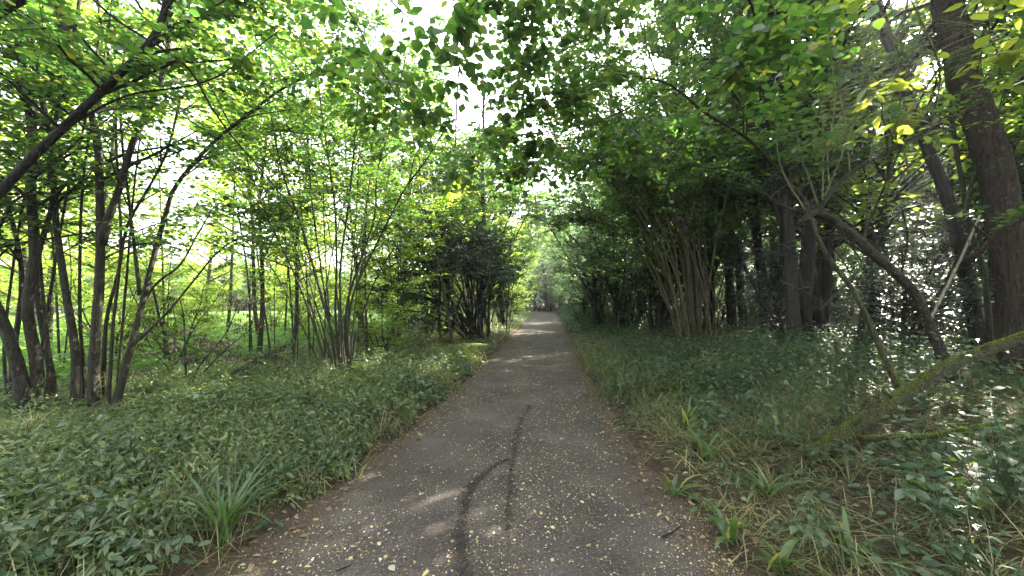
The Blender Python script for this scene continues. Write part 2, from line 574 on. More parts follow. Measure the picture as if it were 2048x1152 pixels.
gx = np.concatenate([np.linspace(-600, -32, 14)[:-1], np.linspace(-32, -9, 40)[:-1], np.linspace(-9, 12, 120)[:-1], np.linspace(12, 32, 40)[:-1], np.linspace(32, 600, 14)])
gy = np.concatenate([np.linspace(-40, .2, 12)[:-1], np.linspace(.2, 16, 120)[:-1], np.linspace(16, 70, 110)[:-1], np.linspace(70, 900, 14)])
b = MB()
v, q = grid(gx, gy, ground_z)
b.add(v, None, q)
go = b.build("ground", ground_mat(), kind="structure")
tag(go, "dark woodland soil under the plants beside the path")
a = go.data.attributes.new("meadow", 'FLOAT', 'POINT')
a.data.foreach_set("value", in_meadow(v[:, 0], v[:, 1]).astype(np.float32))
a = go.data.attributes.new("bare", 'FLOAT', 'POINT')
a.data.foreach_set("value", near_path(v[:, 0], v[:, 1]).astype(np.float32))

RUTS = [[(1060, 812), (1040, 850), (1027, 905), (1021, 960), (1019, 1010), (1010, 1070)],
        [(1012, 921), (976, 944), (944, 972), (927, 1030), (919, 1090), (930, 1165)]]
RUTW = [.015, .021]


def rut_depth(x, y):
    out = np.zeros_like(x)
    for pl, wd in zip(RUTS, RUTW):
        c = resample([G(*p) for p in pl], 160)[:, :2]
        c = c + np.random.default_rng(3).normal(size=c.shape) * [.011, .004]
        sel = (y > .8) & (y < 6.5)
        q = np.stack([x[sel], y[sel]], -1)
        d = np.full(len(q), 9.0)
        for k in range(0, len(c), 1):
            d = np.minimum(d, np.hypot(q[:, 0] - c[k, 0], q[:, 1] - c[k, 1]))
        br = np.clip(.7 + .45 * wob(q[:, 0] * 13, q[:, 1] * 9) + .2 * wob(q[:, 0] * 40, q[:, 1] * 37), .15, 1.2)
        g = np.exp(-(d / wd) ** 2) * br - .35 * np.exp(-((d - wd * 2.0) / (wd * .7)) ** 2) * br
        out[sel] += g
    return out


b = MB()
ys = np.concatenate([np.linspace(-3, 1.4, 20)[:-1], np.linspace(1.4, 6.2, 230)[:-1], np.linspace(6.2, 14, 100)[:-1], np.linspace(14, 62, 90)])
us = np.linspace(-1.25, 1.25, 104)
U, Y = np.meshgrid(us, ys)
X = pc(Y) + U * hw(Y)
rut = rut_depth(X.ravel(), Y.ravel()).reshape(X.shape)
Z = .02 * (1 - U ** 2) - .012 + .006 * wob(X * 4, Y * 4) + .003 * wob(X * 17, Y * 15) - .028 * rut
Z = np.where(np.abs(U) > 1.08, Z - (np.abs(U) - 1.08) * .5, Z)
i = (np.arange(len(ys) - 1)[:, None] * len(us) + np.arange(len(us) - 1)[None]).ravel()
b.add(np.stack([X, Y, Z], -1), None, np.stack([i, i + 1, i + len(us) + 1, i + len(us)], 1))
po = b.build("path", path_mat(), kind="structure")
tag(po, "grey brown earth footpath scattered with pale leaf bits, tyre ruts in the middle")
a = po.data.attributes.new("rut", 'FLOAT', 'POINT')
a.data.foreach_set("value", np.clip(rut * (.55 + .5 * wob(X * 60, Y * 50)), 0, .75).astype(np.float32).ravel())
a = po.data.attributes.new("edge", 'FLOAT', 'POINT')
ed = sstep(np.abs(U) + .14 * wob(X * 2.5, Y * 2) + .09 * wob(X * 9, Y * 9) + .04 * wob(X * 31, Y * 29), .68, 1.0)
a.data.foreach_set("value", ed.astype(np.float32).ravel())


def path_z(x, y):
    u = (x - pc(y)) / hw(y)
    return .02 * (1 - u ** 2) - .012 + .006 * wob(x * 4, y * 4) + .003 * wob(x * 17, y * 15)


# ------------------------------------------------------------------ gaps in the canopy: the strip of sky over the path, and holes the sun comes through
SUNSPOTS = [(P(1300, 450, 14), 1.3), (P(1150, 520, 22), 1.8), (P(1480, 500, 18), 1.7), (P(1600, 420, 14), 1.2), (P(1250, 320, 13), 1.2), (P(1090, 500, 30), 2.6), (P(1400, 560, 20), 1.5),
            (P(1700, 480, 13), 1.2), (P(400, 480, 10), 1.2), (P(110, 500, 9), 1.1), (P(300, 340, 9), .9), (P(530, 450, 11), 1.2), (P(60, 300, 8), .7), (P(860, 360, 16), 1.5), (P(1180, 250, 9.2), .6),
            (G(745, 950), .13), (G(705, 988), .10), (G(825, 962), .07), (G(905, 878), .09), (G(1010, 866), .06), (G(1160, 930), .07),
            (P(945, 712, 9.6), .42), (G(1012, 684), .25), (G(1090, 652), .3), (G(1062, 668), .25), (P(1890, 1005, 2.45), .2),
            (P(1985, 1105, 2.6), .2), (P(1890, 862, 3.9), .22), (P(1940, 580, 5.2), .3), (P(1900, 30, 3.2), .7), (P(1740, 190, 3.6), .6), (P(1830, 100, 3.6), .6), (P(1970, 210, 5), .5), (P(1800, 340, 9), 1.0), (P(1900, 150, 9), 1.2), (P(1700, 60, 10), 1.2), (P(1560, 150, 9), .7), (P(1340, 290, 5.1), .35), (P(1420, 690, 8), .2),
            (P(1680, 150, 4.0), .3), (P(1960, 760, 4.6), .16), (P(2030, 690, 4.4), .16), (P(1800, 560, 8.0), 1.1), (P(165, 225, 3.7), .1), (P(235, 840, 5.2), .1),
            (P(1290, 620, 15), .5), (P(1850, 690, 7.5), .35), (P(370, 970, 3.0), .1), (P(440, 1060, 2.4), .12)]
ST = np.array([s[0] for s in SUNSPOTS])
SRAD = np.array([s[1] for s in SUNSPOTS])


def keep(pos):
    k = np.hypot(np.hypot(pos[:, 0], pos[:, 1]), pos[:, 2] - EYE) > 1.5
    x, y, z = pos.T
    # the crowns of the two sides do not meet over the left half of the path
    cx = -.085 * y - .12 + .18 * wob(y * 1.5, z * 1.5)
    gap = (y > 3.0) & (z > 1.9 + .42 * y) & (np.abs(x - cx) < .07 * y + .10 * wob(z * 2.2, y * 2.0) * np.minimum(y, 6) * .35)
    k &= ~gap
    for T, r in zip(ST, SRAD):
        rel = pos - T
        s = rel @ SD
        dist2 = (rel * rel).sum(1) - s * s
        k &= ~((s > .06) & (dist2 < r * r))
    return k


# ------------------------------------------------------------------ growing trees
def grow(stems, nb=12, lb=1.2, ntw=7, lt=.45, nl=9, ls=.085, t0=.3, t1=1.0, up=(.05, .75), droop=.12, az=None, rw=.35, seed=None, zn=.12):
    """branches, twigs and leaves on stems [(pts, radii)]; az = (direction, spread) to lean the growth to one side"""
    g = R if seed is None else np.random.default_rng(seed)
    BP, BR, TP, TR = [], [], [], []
    L = [[], [], [], []]
    for pts, rad in stems:
        m = len(pts)
        t = t0 + (t1 - t0) * np.sort(g.random(nb)) ** .85
        fi = t * (m - 1)
        i = np.minimum(fi.astype(int), m - 2)
        fr = (fi - i)[:, None]
        s = pts[i] * (1 - fr) + pts[i + 1] * fr
        r0 = (rad[i] * (1 - fr[:, 0]) + rad[i + 1] * fr[:, 0])
        sd = nrmz(pts[i + 1] - pts[i])
        a = g.random(nb) * 2 * np.pi if az is None else g.normal(az[0], az[1], nb)
        d = nrmz(np.stack([np.cos(a), np.sin(a), up[0] + (up[1] - up[0]) * g.random(nb)], 1) + .35 * sd)
        Ln = lb * (1.1 - .55 * (t - t0) / max(t1 - t0, .01)) * (.55 + .7 * g.random(nb))
        k = 6
        tau = np.linspace(0, 1, k)[None, :, None]
        wig = np.cumsum(g.normal(size=(nb, k, 3)) * .035, 1) * tau
        bp = s[:, None] + Ln[:, None, None] * (d[:, None] * tau + wig + np.array([0, 0, -droop]) * tau ** 2)
        br = np.minimum(r0 * .6, .007 + .013 * Ln)[:, None] * (1 - .8 * np.linspace(0, 1, k))[None]
        BP.append(bp)
        BR.append(br)
        n = nb * ntw
        ta = .15 + .85 * g.random((nb, ntw))
        ta[:, 0] = 1.0
        fi = ta * (k - 1)
        ii = np.minimum(fi.astype(int), k - 2)
        fr = (fi - ii)[..., None]
        bi = np.arange(nb)[:, None]
        ts = (bp[bi, ii] * (1 - fr) + bp[bi, ii + 1] * fr).reshape(n, 3)
        bd = np.repeat(nrmz(bp[:, -1] - bp[:, 0]), ntw, 0)
        hz = nrmz(np.cross(bd, UP)) * np.where(g.random((n, 1)) < .5, -1, 1)
        td = nrmz(bd * (.2 + g.random((n, 1))) + hz * (.3 + .8 * g.random((n, 1))) + g.normal(size=(n, 3)) * [.2, .2, zn])
        tl = lt * (.5 + .8 * g.random(n))
        kk = 4
        tt = np.linspace(0, 1, kk)[None, :, None]
        tp = ts[:, None] + tl[:, None, None] * (td[:, None] * tt + np.array([0, 0, -.25]) * tt ** 2)
        TP.append(tp)
        TR.append(np.full((n, 1), .0035) * np.linspace(1, .35, kk)[None])
        j = (np.arange(nl) + .5) / nl
        fi = j * (kk - 1)
        ii = np.minimum(fi.astype(int), kk - 2)
        fr = (fi - ii)[None, :, None]
        lp = tp[:, ii] * (1 - fr) + tp[:, ii + 1] * fr
        side = nrmz(np.cross(td, UP))[:, None] * np.where(np.arange(nl) % 2, 1, -1)[None, :, None]
        ld = td[:, None] * .6 + side * 1.0 + np.array([0, 0, -.18]) + g.normal(size=lp.shape) * .28
        ld = nrmz(ld)
        ln = UP + g.normal(size=lp.shape) * rw
        sz = ls * (.55 + .6 * g.random((n, nl))) * (1 - .25 * j)[None]
        lp = lp + ld * .015
        for x, y in zip(L, (lp.reshape(-1, 3), ld.reshape(-1, 3), ln.reshape(-1, 3), sz.ravel())):
            x.append(y)
    return dict(bp=np.concatenate(BP), br=np.concatenate(BR), tp=np.concatenate(TP), tr=np.concatenate(TR), L=[np.concatenate(x) for x in L])


def merge(gs):
    return dict(bp=np.concatenate([g["bp"] for g in gs]), br=np.concatenate([g["br"] for g in gs]), tp=np.concatenate([g["tp"] for g in gs]),
                tr=np.concatenate([g["tr"] for g in gs]), L=[np.concatenate([g["L"][i] for g in gs]) for i in range(4)])


def sub(L, k):
    return [x[k] for x in L]


def poly(pxs, d, r0, r1, m=26, grounded=False, ext=0.0):
    """a stem from photograph pixels at depth d (number, pair, or one per point)"""
    n = len(pxs)
    ds = np.full(n, float(d)) if np.isscalar(d) else (np.linspace(d[0], d[1], n) if len(d) == 2 else np.array(d, float))
    p = np.array([P(a, bb, dd) for (a, bb), dd in zip(pxs, ds)])
    if grounded:
        p[0, 2] = float(ground_z(p[0, 0], p[0, 1])) - .06
    if ext:
        p = np.vstack([p, p[-1] + nrmz(p[-1] - p[-2]) * ext])
    q = resample(p, m)
    q[1:-1] += np.cumsum(R.normal(size=(m - 2, 3)) * r0 * .03, 0)
    return q, r0 + (r1 - r0) * np.linspace(0, 1, m) ** .8


def make_tree(name, label, cat, stems, barkm, leafm, tpl, grown, group=None, sides=11, part="stem", leaf_part="crown", branch_mat=None, flare=.0, labels=None):
    base = stems[0][0][0].copy()
    t = thing(name, label, cat, base, group)
    for i, (p, r) in enumerate(stems):
        bm_ = MB()
        rr = r.copy()
        if flare:
            rr *= 1 + flare * np.exp(-np.linspace(0, 1, len(r)) * 14)
        bm_.tubes(p, rr, sides, .06 if sides < 20 else .025, True)
        o = bm_.build(part, barkm, t, base)
        if labels and i in labels:
            o["label"] = labels[i]
    if grown:
        kb = keep(grown["bp"][:, -1])
        bm_ = MB()
        bm_.tubes(grown["bp"], grown["br"], 5)
        bm_.tubes(grown["tp"][keep(grown["tp"][:, -1])][:, [0, 2, 3]], grown["tr"][keep(grown["tp"][:, -1])][:, [0, 2, 3]], 3)
        bm_.build("branches", branch_mat or barkm, t, base, "stuff")
        lm = MB()
        lm.leaves(sub(grown["L"], keep(grown["L"][0])), tpl)
        lm.build(leaf_part, leafm, t, base, "stuff")
    return t


# --- left: three stemmed tree at the picture's edge
A = [poly([(48, 862), (50, 800), (22, 690), (0, 630), (-60, 500), (-110, 330), (-130, 150)], 5.0, .075, .035, grounded=True),
     poly([(62, 862), (75, 740), (55, 620), (70, 500), (62, 380), (66, 250), (40, 100), (20, -30), (0, -160)], 5.1, .062, .028, grounded=True),
     poly([(108, 835), (102, 740), (80, 620), (75, 520), (108, 400), (100, 330), (120, 200), (150, 60), (170, -80)], 5.4, .036, .02, grounded=True),
     poly([(30, 850), (25, 740), (45, 560), (20, 420), (-20, 300), (-30, 120)], 5.5, .034, .016, grounded=True),
     poly([(92, 845), (98, 720), (88, 600), (62, 300), (30, 80)], 5.2, .022, .01, grounded=True),
     poly([(72, 852), (82, 720), (98, 600), (132, 400), (180, 200), (200, 60)], 5.3, .024, .01, grounded=True),
     poly([(22, 850), (8, 700), (30, 500), (62, 300), (60, 120)], 5.4, .02, .01, grounded=True)]
make_tree("hazel_tree", "multi stemmed tree at the left edge with a thick dark forked base", "tree", A, M["bark_hazel"], M["hazel"], LOZ,
          grow(A, 17, 1.6, 9, .5, 10, .085, .4), flare=.5)
# --- left: big coppiced tree with the arching right hand stem
B = [poly([(190, 858), (190, 700), (200, 560), (200, 400), (190, 260), (145, 110), (110, -20), (90, -160)], 5.1, .058, .028, grounded=True),
     poly([(152, 850), (152, 740), (150, 690), (128, 560), (112, 440), (105, 300), (75, 150), (50, 60), (20, -60)], 5.2, .045, .022, grounded=True),
     poly([(203, 490), (215, 440), (238, 380), (265, 290), (310, 190), (335, 110), (337, 0), (350, -140)], 5.0, .04, .026),
     poly([(222, 845), (245, 760), (262, 690), (285, 600), (302, 530), (330, 430), (352, 370), (420, 290), (480, 240), (560, 180), (640, 140), (720, 110)], (5.0, 5.6), .043, .012, grounded=True),
     poly([(260, 695), (330, 630), (380, 570), (430, 510), (470, 480), (545, 450)], (5.1, 5.6), .018, .007),
     poly([(205, 790), (213, 640), (235, 550), (255, 450), (300, 370), (335, 300), (360, 200)], 5.3, .026, .014),
     poly([(280, 590), (262, 440), (245, 300), (235, 180), (200, 40), (190, -80)], 5.2, .02, .012),
     poly([(275, 630), (310, 570), (360, 530), (395, 470), (430, 410)], 5.3, .018, .007),
     poly([(172, 850), (166, 720), (160, 600), (168, 350), (212, 100), (230, -40)], 5.3, .022, .01, grounded=True),
     poly([(232, 845), (240, 720), (250, 600), (272, 350), (302, 120)], 5.4, .018, .008, grounded=True),
     poly([(214, 845), (220, 750), (226, 650), (242, 480), (232, 250), (250, 100)], 5.0, .022, .01, grounded=True)]
gb = merge([grow(B[:1] + B[2:4] + B[5:7], 18, 1.7, 9, .5, 10, .085, .45), grow(B[1:2], 15, 1.5, 9, .5, 10, .085, .42), grow([B[4], B[7]], 9, .7, 6, .4, 8, .08, .4)])
make_tree("hazel_tree", "large coppiced tree on the left with one thick stem arching right towards the path", "tree", B, M["bark_hazel"], M["hazel"], LOZ, gb, flare=.45)
# --- left: dark leaning tree crossing the top left corner
Cs = [poly([(-430, 930), (-300, 720), (-150, 540), (0, 385), (80, 300), (160, 225), (230, 160), (290, 100), (325, 45), (350, -60), (360, -180)], 3.6, .05, .024, 40, True),
      poly([(-150, 540), (-100, 200), (-30, 50), (60, -15), (150, -90)], (3.6, 2.8), .045, .034),
      poly([(60, -15), (150, -25), (240, 45), (370, 130), (420, 210), (465, 275), (530, 350), (600, 440)], (2.9, 4.6), .013, .006),
      poly([(80, 300), (160, 240), (260, 190), (420, 160), (560, 60)], (3.6, 3.8), .012, .005),
      poly([(290, 100), (360, 60), (450, 0), (520, -60)], (3.6, 4.0), .014, .007)]
gc = merge([grow(Cs[:1], 22, 1.3, 10, .45, 9, .085, .6, up=(.1, .9)), grow([Cs[3], Cs[4]], 8, .6, 5, .35, 8, .08, .3)])
make_tree("leaning_tree", "dark leaning stem slanting up across the upper left corner", "tree", Cs, M["bark_dark"], M["hazel"], ROUND, gc)
# --- left: tall hazel fan near the path
E = [poly([(690, 768), (673, 690), (656, 638), (630, 543), (600, 443), (565, 343), (540, 220), (520, 120), (500, 20)], 7.4, 0.0317, 0.0150, grounded=True),
     poly([(668, 768), (652, 725), (621, 630), (587, 543), (543, 452), (509, 365), (470, 240)], 7.3, 0.0259, 0.0105, grounded=True),
     poly([(685, 768), (682, 734), (671, 630), (673, 543), (671, 430), (661, 348), (640, 200), (630, 60)], 7.5, .029, .012, grounded=True),
     poly([(693, 768), (682, 640), (682, 526), (695, 430), (708, 309), (720, 150), (735, 20)], 7.4, 0.0274, 0.0128, grounded=True),
     poly([(697, 772), (692, 690), (695, 604), (726, 508), (750, 430), (755, 343), (790, 220), (810, 120)], 7.5, .029, .012, grounded=True),
     poly([(704, 775), (697, 700), (697, 640), (710, 578), (745, 504), (782, 430), (812, 374), (860, 309), (905, 230)], (7.4, 6.8), 0.0302, 0.0105, grounded=True),
     poly([(660, 765), (640, 690), (610, 560), (560, 400), (520, 300)], 7.7, 0.0187, 0.0075, grounded=True),
     poly([(678, 766), (664, 680), (640, 520), (622, 380), (615, 240), (610, 100)], 7.6, 0.0245, 0.0105, grounded=True),
     poly([(650, 764), (622, 690), (570, 580), (520, 500), (470, 430)], 7.4, 0.0158, 0.0060, grounded=True),
     poly([(690, 766), (690, 660), (702, 560), (730, 430), (745, 300)], 7.9, 0.0187, 0.0075, grounded=True),
     poly([(675, 766), (660, 640), (650, 480), (648, 360), (655, 240)], 7.9, 0.0187, 0.0075, grounded=True),
     poly([(700, 768), (715, 660), (750, 560), (800, 480), (850, 440)], 7.6, .02, .008, grounded=True),
     poly([(655, 766), (650, 700), (655, 560), (690, 400), (730, 280)], 7.6, 0.0158, 0.0075, grounded=True),
     poly([(672, 766), (655, 690), (618, 560), (585, 430), (560, 300)], 7.5, .018, .006, grounded=True),
     poly([(688, 768), (680, 650), (665, 500), (640, 380), (600, 260)], 7.2, .018, .006, grounded=True),
     poly([(700, 770), (706, 650), (722, 540), (765, 420), (780, 330)], 7.2, .018, .006, grounded=True),
     poly([(665, 766), (640, 660), (585, 520), (540, 420)], 7.9, .016, .005, grounded=True),
     poly([(694, 768), (698, 600), (712, 430), (718, 300), (728, 180)], 7.7, .018, .007, grounded=True)]
make_tree("hazel_clump", "tall hazel clump of many slender stems fanning out from one base left of the path", "tree", E, M["bark_grey"], M["hazel"], LOZ,
          grow(E, 12, 1.2, 8, .45, 9, .08, .6), sides=7, flare=.4)
# --- dark evergreen bush by the path bend
base_h = P(958, 700, 13.3)
Hs = [poly([(960, 690), (935, 645), (895, 612), (850, 595), (800, 580)], 13.4, .11, .03, grounded=True)]
for tx, ty in [(720, 600), (735, 570), (760, 545), (1012, 520), (995, 470), (965, 450), (940, 440), (905, 440), (870, 450), (835, 465), (800, 490), (770, 520), (750, 560), (780, 610), (1000, 580), (920, 470), (955, 480), (850, 500), (980, 500), (890, 480)]:
    mx_, my_ = 958 + (tx - 958) * .38 + R.normal() * 6, 690 + (ty - 690) * .6
    Hs.append(poly([(952 + R.normal() * 9, 688), (mx_, my_), (tx, ty)], 13.4 + R.normal() * .5, .045, .012, 14, True))
gh = grow(Hs[1:], 16, 1.15, 9, .36, 13, .105, .58, up=(-.35, .45), droop=.3, rw=.9, zn=.6)
make_tree("evergreen_bush", "dark dense evergreen bush with leaning black stems left of the path bend", "bush", Hs, M["bark_dark"], M["yew"], KITE, gh, sides=6)

# --- right: hazel clump arching over the path
O = [poly([(1375, 690), (1356, 545), (1339, 454), (1300, 350), (1260, 250), (1190, 180), (1100, 120)], (10, 8.2), 0.0432, 0.0112, grounded=True),
     poly([(1365, 690), (1320, 560), (1260, 470), (1190, 420), (1100, 400), (1020, 425)], (10, 9.2), 0.0360, 0.0080, grounded=True),
     poly([(1390, 690), (1380, 540), (1360, 420), (1345, 300), (1330, 200), (1290, 80), (1260, -60)], (10, 9), 0.0432, 0.0160, grounded=True),
     poly([(1400, 690), (1400, 540), (1395, 420), (1400, 300), (1420, 180), (1430, 60)], 10, 0.0396, 0.0144, grounded=True),
     poly([(1412, 690), (1420, 560), (1445, 430), (1470, 330), (1510, 220), (1560, 100)], (10, 9), 0.0360, 0.0128, grounded=True),
     poly([(1380, 690), (1345, 580), (1290, 470), (1235, 380), (1160, 320), (1060, 300)], (10, 8.6), 0.0396, 0.0096, grounded=True),
     poly([(1370, 690), (1335, 610), (1300, 540), (1240, 470), (1180, 440), (1120, 450)], (10, 9.6), 0.0288, 0.0080, grounded=True),
     poly([(1395, 690), (1370, 500), (1330, 380), (1290, 300), (1210, 240), (1110, 215)], (10, 8), 0.0396, 0.0096, grounded=True),
     poly([(1385, 690), (1372, 560), (1350, 440), (1310, 330), (1240, 270)], (10.2, 9), 0.0302, 0.0096, grounded=True),
     poly([(1405, 690), (1412, 560), (1405, 430), (1380, 300), (1360, 180), (1350, 40)], 10.2, 0.0324, 0.0128, grounded=True),
     poly([(1360, 688), (1330, 600), (1275, 540), (1225, 520), (1160, 540)], 10.3, 0.0216, 0.0064, grounded=True),
     poly([(1418, 690), (1440, 580), (1490, 450), (1560, 340)], 10, 0.0252, 0.0096, grounded=True),
     poly([(1390, 690), (1385, 600), (1365, 500), (1320, 430), (1270, 400)], 9.8, 0.0230, 0.0080, grounded=True),
     poly([(1408, 690), (1392, 600), (1388, 480), (1420, 350), (1450, 250)], 10.3, 0.0288, 0.0112, grounded=True),
     poly([(1400, 690), (1380, 450), (1300, 250), (1180, 100), (1050, 20)], (10, 8.4), 0.0360, 0.0112, grounded=True),
     poly([(1390, 690), (1340, 420), (1240, 220), (1120, 70), (1030, -40)], (10, 8.8), 0.0324, 0.0096, grounded=True),
     poly([(1400, 690), (1370, 350), (1280, 120), (1160, -40), (1060, -120)], (10, 8.6), 0.0324, 0.0112, grounded=True),
     poly([(1370, 690), (1310, 500), (1220, 350), (1120, 270), (1020, 270)], (10.4, 9.4), 0.0252, 0.0080, grounded=True),
     poly([(1380, 690), (1350, 590), (1320, 470), (1270, 330), (1180, 230)], (9.8, 9.2), 0.0216, 0.0080, grounded=True),
     poly([(1395, 690), (1378, 590), (1372, 450), (1355, 350), (1335, 260)], 9.7, 0.0216, 0.0096, grounded=True),
     poly([(1412, 690), (1415, 590), (1430, 480), (1440, 350), (1480, 200)], 9.8, 0.0216, 0.0096, grounded=True),
     poly([(1360, 690), (1340, 620), (1325, 520), (1290, 420), (1230, 350)], 10.5, 0.0202, 0.0080, grounded=True)]
gs = np.random.default_rng(77)
for i in range(12):
    bx_, sw = 1345 + 105 * gs.random(), gs.uniform(.6, 1.35)
    O.append(poly([(bx_, 690), (bx_ - 18 * sw, 590), (bx_ - 55 * sw, 480), (bx_ - 120 * sw, 370), (bx_ - 215 * sw, 290 + 60 * gs.random())], (10 + gs.normal() * .4, 8.9 + gs.normal() * .5), .024, .007, grounded=True))
make_tree("hazel_clump", "wide hazel clump of many brown stems arching from the right over the path", "tree", O, M["bark_tan"], M["hazel"], LOZ,
          merge([grow(O[:22], 17, 1.5, 10, .45, 9, .085, .5, az=(math.pi, 1.3)), grow(O[:22], 6, 1.3, 9, .45, 9, .085, .5), grow(O[22:], 9, .9, 7, .4, 8, .085, .6)]), sides=7, flare=.3)


# --- right: trees with trunks of their own
def trunk_tree(name, label, px, d, r0, r1, barkm, seed=0, tall=2.5, nb=44, lb=2.2, t0=.38, ls=.1, leafm="deep", extra=(), flare=.5, sides=12, twl=.5):
    st = [poly(px, d, r0, r1, 34 if sides < 20 else 110, True, tall)]
    for e in extra:
        st.append(poly(*e))
    g = grow(st[:1], nb, lb, 14, twl, 10, ls, t0)
    if len(st) > 1:
        g = merge([g, grow(st[1:], 6, .8, 5, .4, 8, ls, .4)])
    return make_tree(name, label, "tree", st, barkm, M[leafm], KITE if np.min(np.atleast_1d(d)) >= 9 else (OVAL if ls < .1 else LOZ), g, sides=sides, flare=flare, part="trunk")


trunk_tree("woodland_tree", "biggest tree with a thick furrowed brown trunk at the right edge",
           [(2048, 690), (2030, 556), (2000, 379), (1962, 245), (1930, 140), (1900, 20), (1880, -100)], 5.6, .205, .12, M["bark_trunk"], tall=5, nb=50, lb=3.0, t0=.45,
           extra=[([(1935, 520), (1962, 503), (2001, 460), (2060, 430)], (5.1, 4.6), .034, .024, 12)], flare=.4, sides=44)
trunk_tree("woodland_tree", "dark slanting trunk just left of the thick furrowed trunk",
           [(1972, 690), (1930, 532), (1906, 436), (1877, 350), (1839, 255), (1800, 150), (1770, 60), (1735, -60)], 6.6, .105, .05, M["bark_dark"], tall=4)
trunk_tree("sapling", "slim grey sapling between the slanting dark trunk and the thick furrowed trunk",
           [(1985, 700), (1968, 551), (1939, 455), (1925, 365), (1908, 265), (1890, 100), (1880, -40)], 6.0, .04, .02, M["bark_grey"], tall=1, nb=10, lb=1.0,
           extra=[([(1925, 445), (1939, 379), (1977, 279), (2000, 220)], 5.9, .026, .014, 12)])
trunk_tree("woodland_tree", "slender tree with a bend, standing behind the broken leaning trunk",
           [(1625, 690), (1595, 558), (1573, 471), (1547, 389), (1530, 250), (1525, 100), (1520, -60)], 9.0, .09, .05, M["bark_dark"], tall=4)
trunk_tree("woodland_tree", "straight dark trunk right of the bent slender tree in the shady wood",
           [(1655, 680), (1638, 628), (1617, 515), (1604, 393), (1600, 250), (1590, 60), (1585, -60)], 11.0, .115, .06, M["bark_dark"], tall=4)
trunk_tree("twin_trunk_tree", "dark tree with two trunks side by side right of the hazel clump",
           [(1465, 668), (1455, 500), (1441, 390), (1437, 200), (1430, 0)], 13.5, .14, .08, M["bark_dark"], tall=4,
           extra=[([(1490, 668), (1475, 520), (1456, 440), (1446, 380), (1470, 250), (1500, 60)], 13.4, .125, .05, 26, True)])
trunk_tree("twin_trunk_tree", "dark tree with two slanting trunks left of the hazel clump's base",
           [(1328, 660), (1300, 558), (1278, 490), (1255, 400), (1230, 280), (1220, 150)], 16.5, .14, .08, M["bark_dark"], tall=3,
           extra=[([(1345, 660), (1318, 570), (1292, 490), (1285, 400), (1270, 250)], 16.8, .11, .05, 24, True)])
trunk_tree("sapling", "thin dark pole like trunk between the twin trunks and the bent slender tree",
           [(1562, 660), (1543, 480), (1517, 359), (1500, 220), (1495, 60)], 14.5, .065, .03, M["bark_dark"], tall=2, nb=24, lb=1.5)
trunk_tree("sapling", "young tree forking low down on the right verge near the tunnel's end",
           [(1190, 655), (1187, 565), (1172, 510), (1130, 462), (1080, 440)], 16.0, .075, .02, M["bark_dark"], tall=.5, nb=26, lb=1.4,
           extra=[([(1187, 570), (1200, 540), (1198, 480), (1190, 400)], 16.0, .05, .015, 16), ([(1187, 590), (1168, 565), (1158, 545)], 16, .03, .01, 8)])
trunk_tree("sapling", "thin pale sapling rising in front of the dark evergreen bush",
           [(908, 706), (897, 640), (880, 540), (868, 470), (845, 400), (838, 300), (845, 180)], 11.5, .045, .018, M["bark_grey"], tall=.5, nb=26, lb=1.2, leafm="hazel", ls=.085)
trunk_tree("sapling", "thin straight sapling close behind the left hazel fan",
           [(735, 735), (732, 640), (730, 520), (733, 420), (748, 300), (760, 200)], 9.2, .03, .014, M["bark_grey"], tall=.5, nb=26, lb=1.1, leafm="hazel", ls=.085)

# --- right: the mossy fallen tree with the broken leaning trunk
log = [poly([(1555, 952), (1605, 921), (1655, 888), (1700, 852), (1750, 820), (1800, 788), (1880, 738), (1950, 706), (2060, 668), (2200, 620)], (3.25, 4.3), .066, .054, 70),
       poly([(1690, 862), (1730, 878), (1790, 874), (1850, 874), (1960, 855), (2060, 838), (2180, 830)], (3.55, 3.4), .022, .019, 40),
       poly([(1802, 788), (1790, 762), (1764, 705), (1740, 648), (1708, 584), (1660, 520), (1634, 470), (1610, 400)], (3.95, 4.5), .03, .018, 34)]
lt = thing("fallen_tree", "mossy fallen log slanting up from the grass on the right", "fallen tree", log[0][0][0])
for (p, r), nm in zip(log, ("trunk", "limb", "branch")):
    m_ = MB()
    r = r * (1 + .13 * np.sin(np.linspace(0, 26, len(r)) + 1) * R.random(len(r)))
    m_.tubes(p, r, 18 if nm == "trunk" else 10, .11, True)
    o = m_.build(nm, M["bark_moss"], lt, log[0][0][0])
for fi, (dx, dy, dz) in ((.08, (-.05, -.10, .10)), (.22, (.02, -.08, .13)), (.37, (-.1, -.02, .12)), (.52, (.0, -.1, -.11)), (.63, (.08, -.05, .14))):
    p0 = log[0][0][int(fi * 69)]
    m_ = MB()
    m_.tubes(resample([p0, p0 + np.array([dx, dy, dz]) * .55, p0 + np.array([dx * 1.3, dy, dz * .9])], 6), np.array([.024, .021, .018, .016, .015, .012]), 9, .14, True)
    m_.build("stub", M["bark_moss"], lt, log[0][0][0])
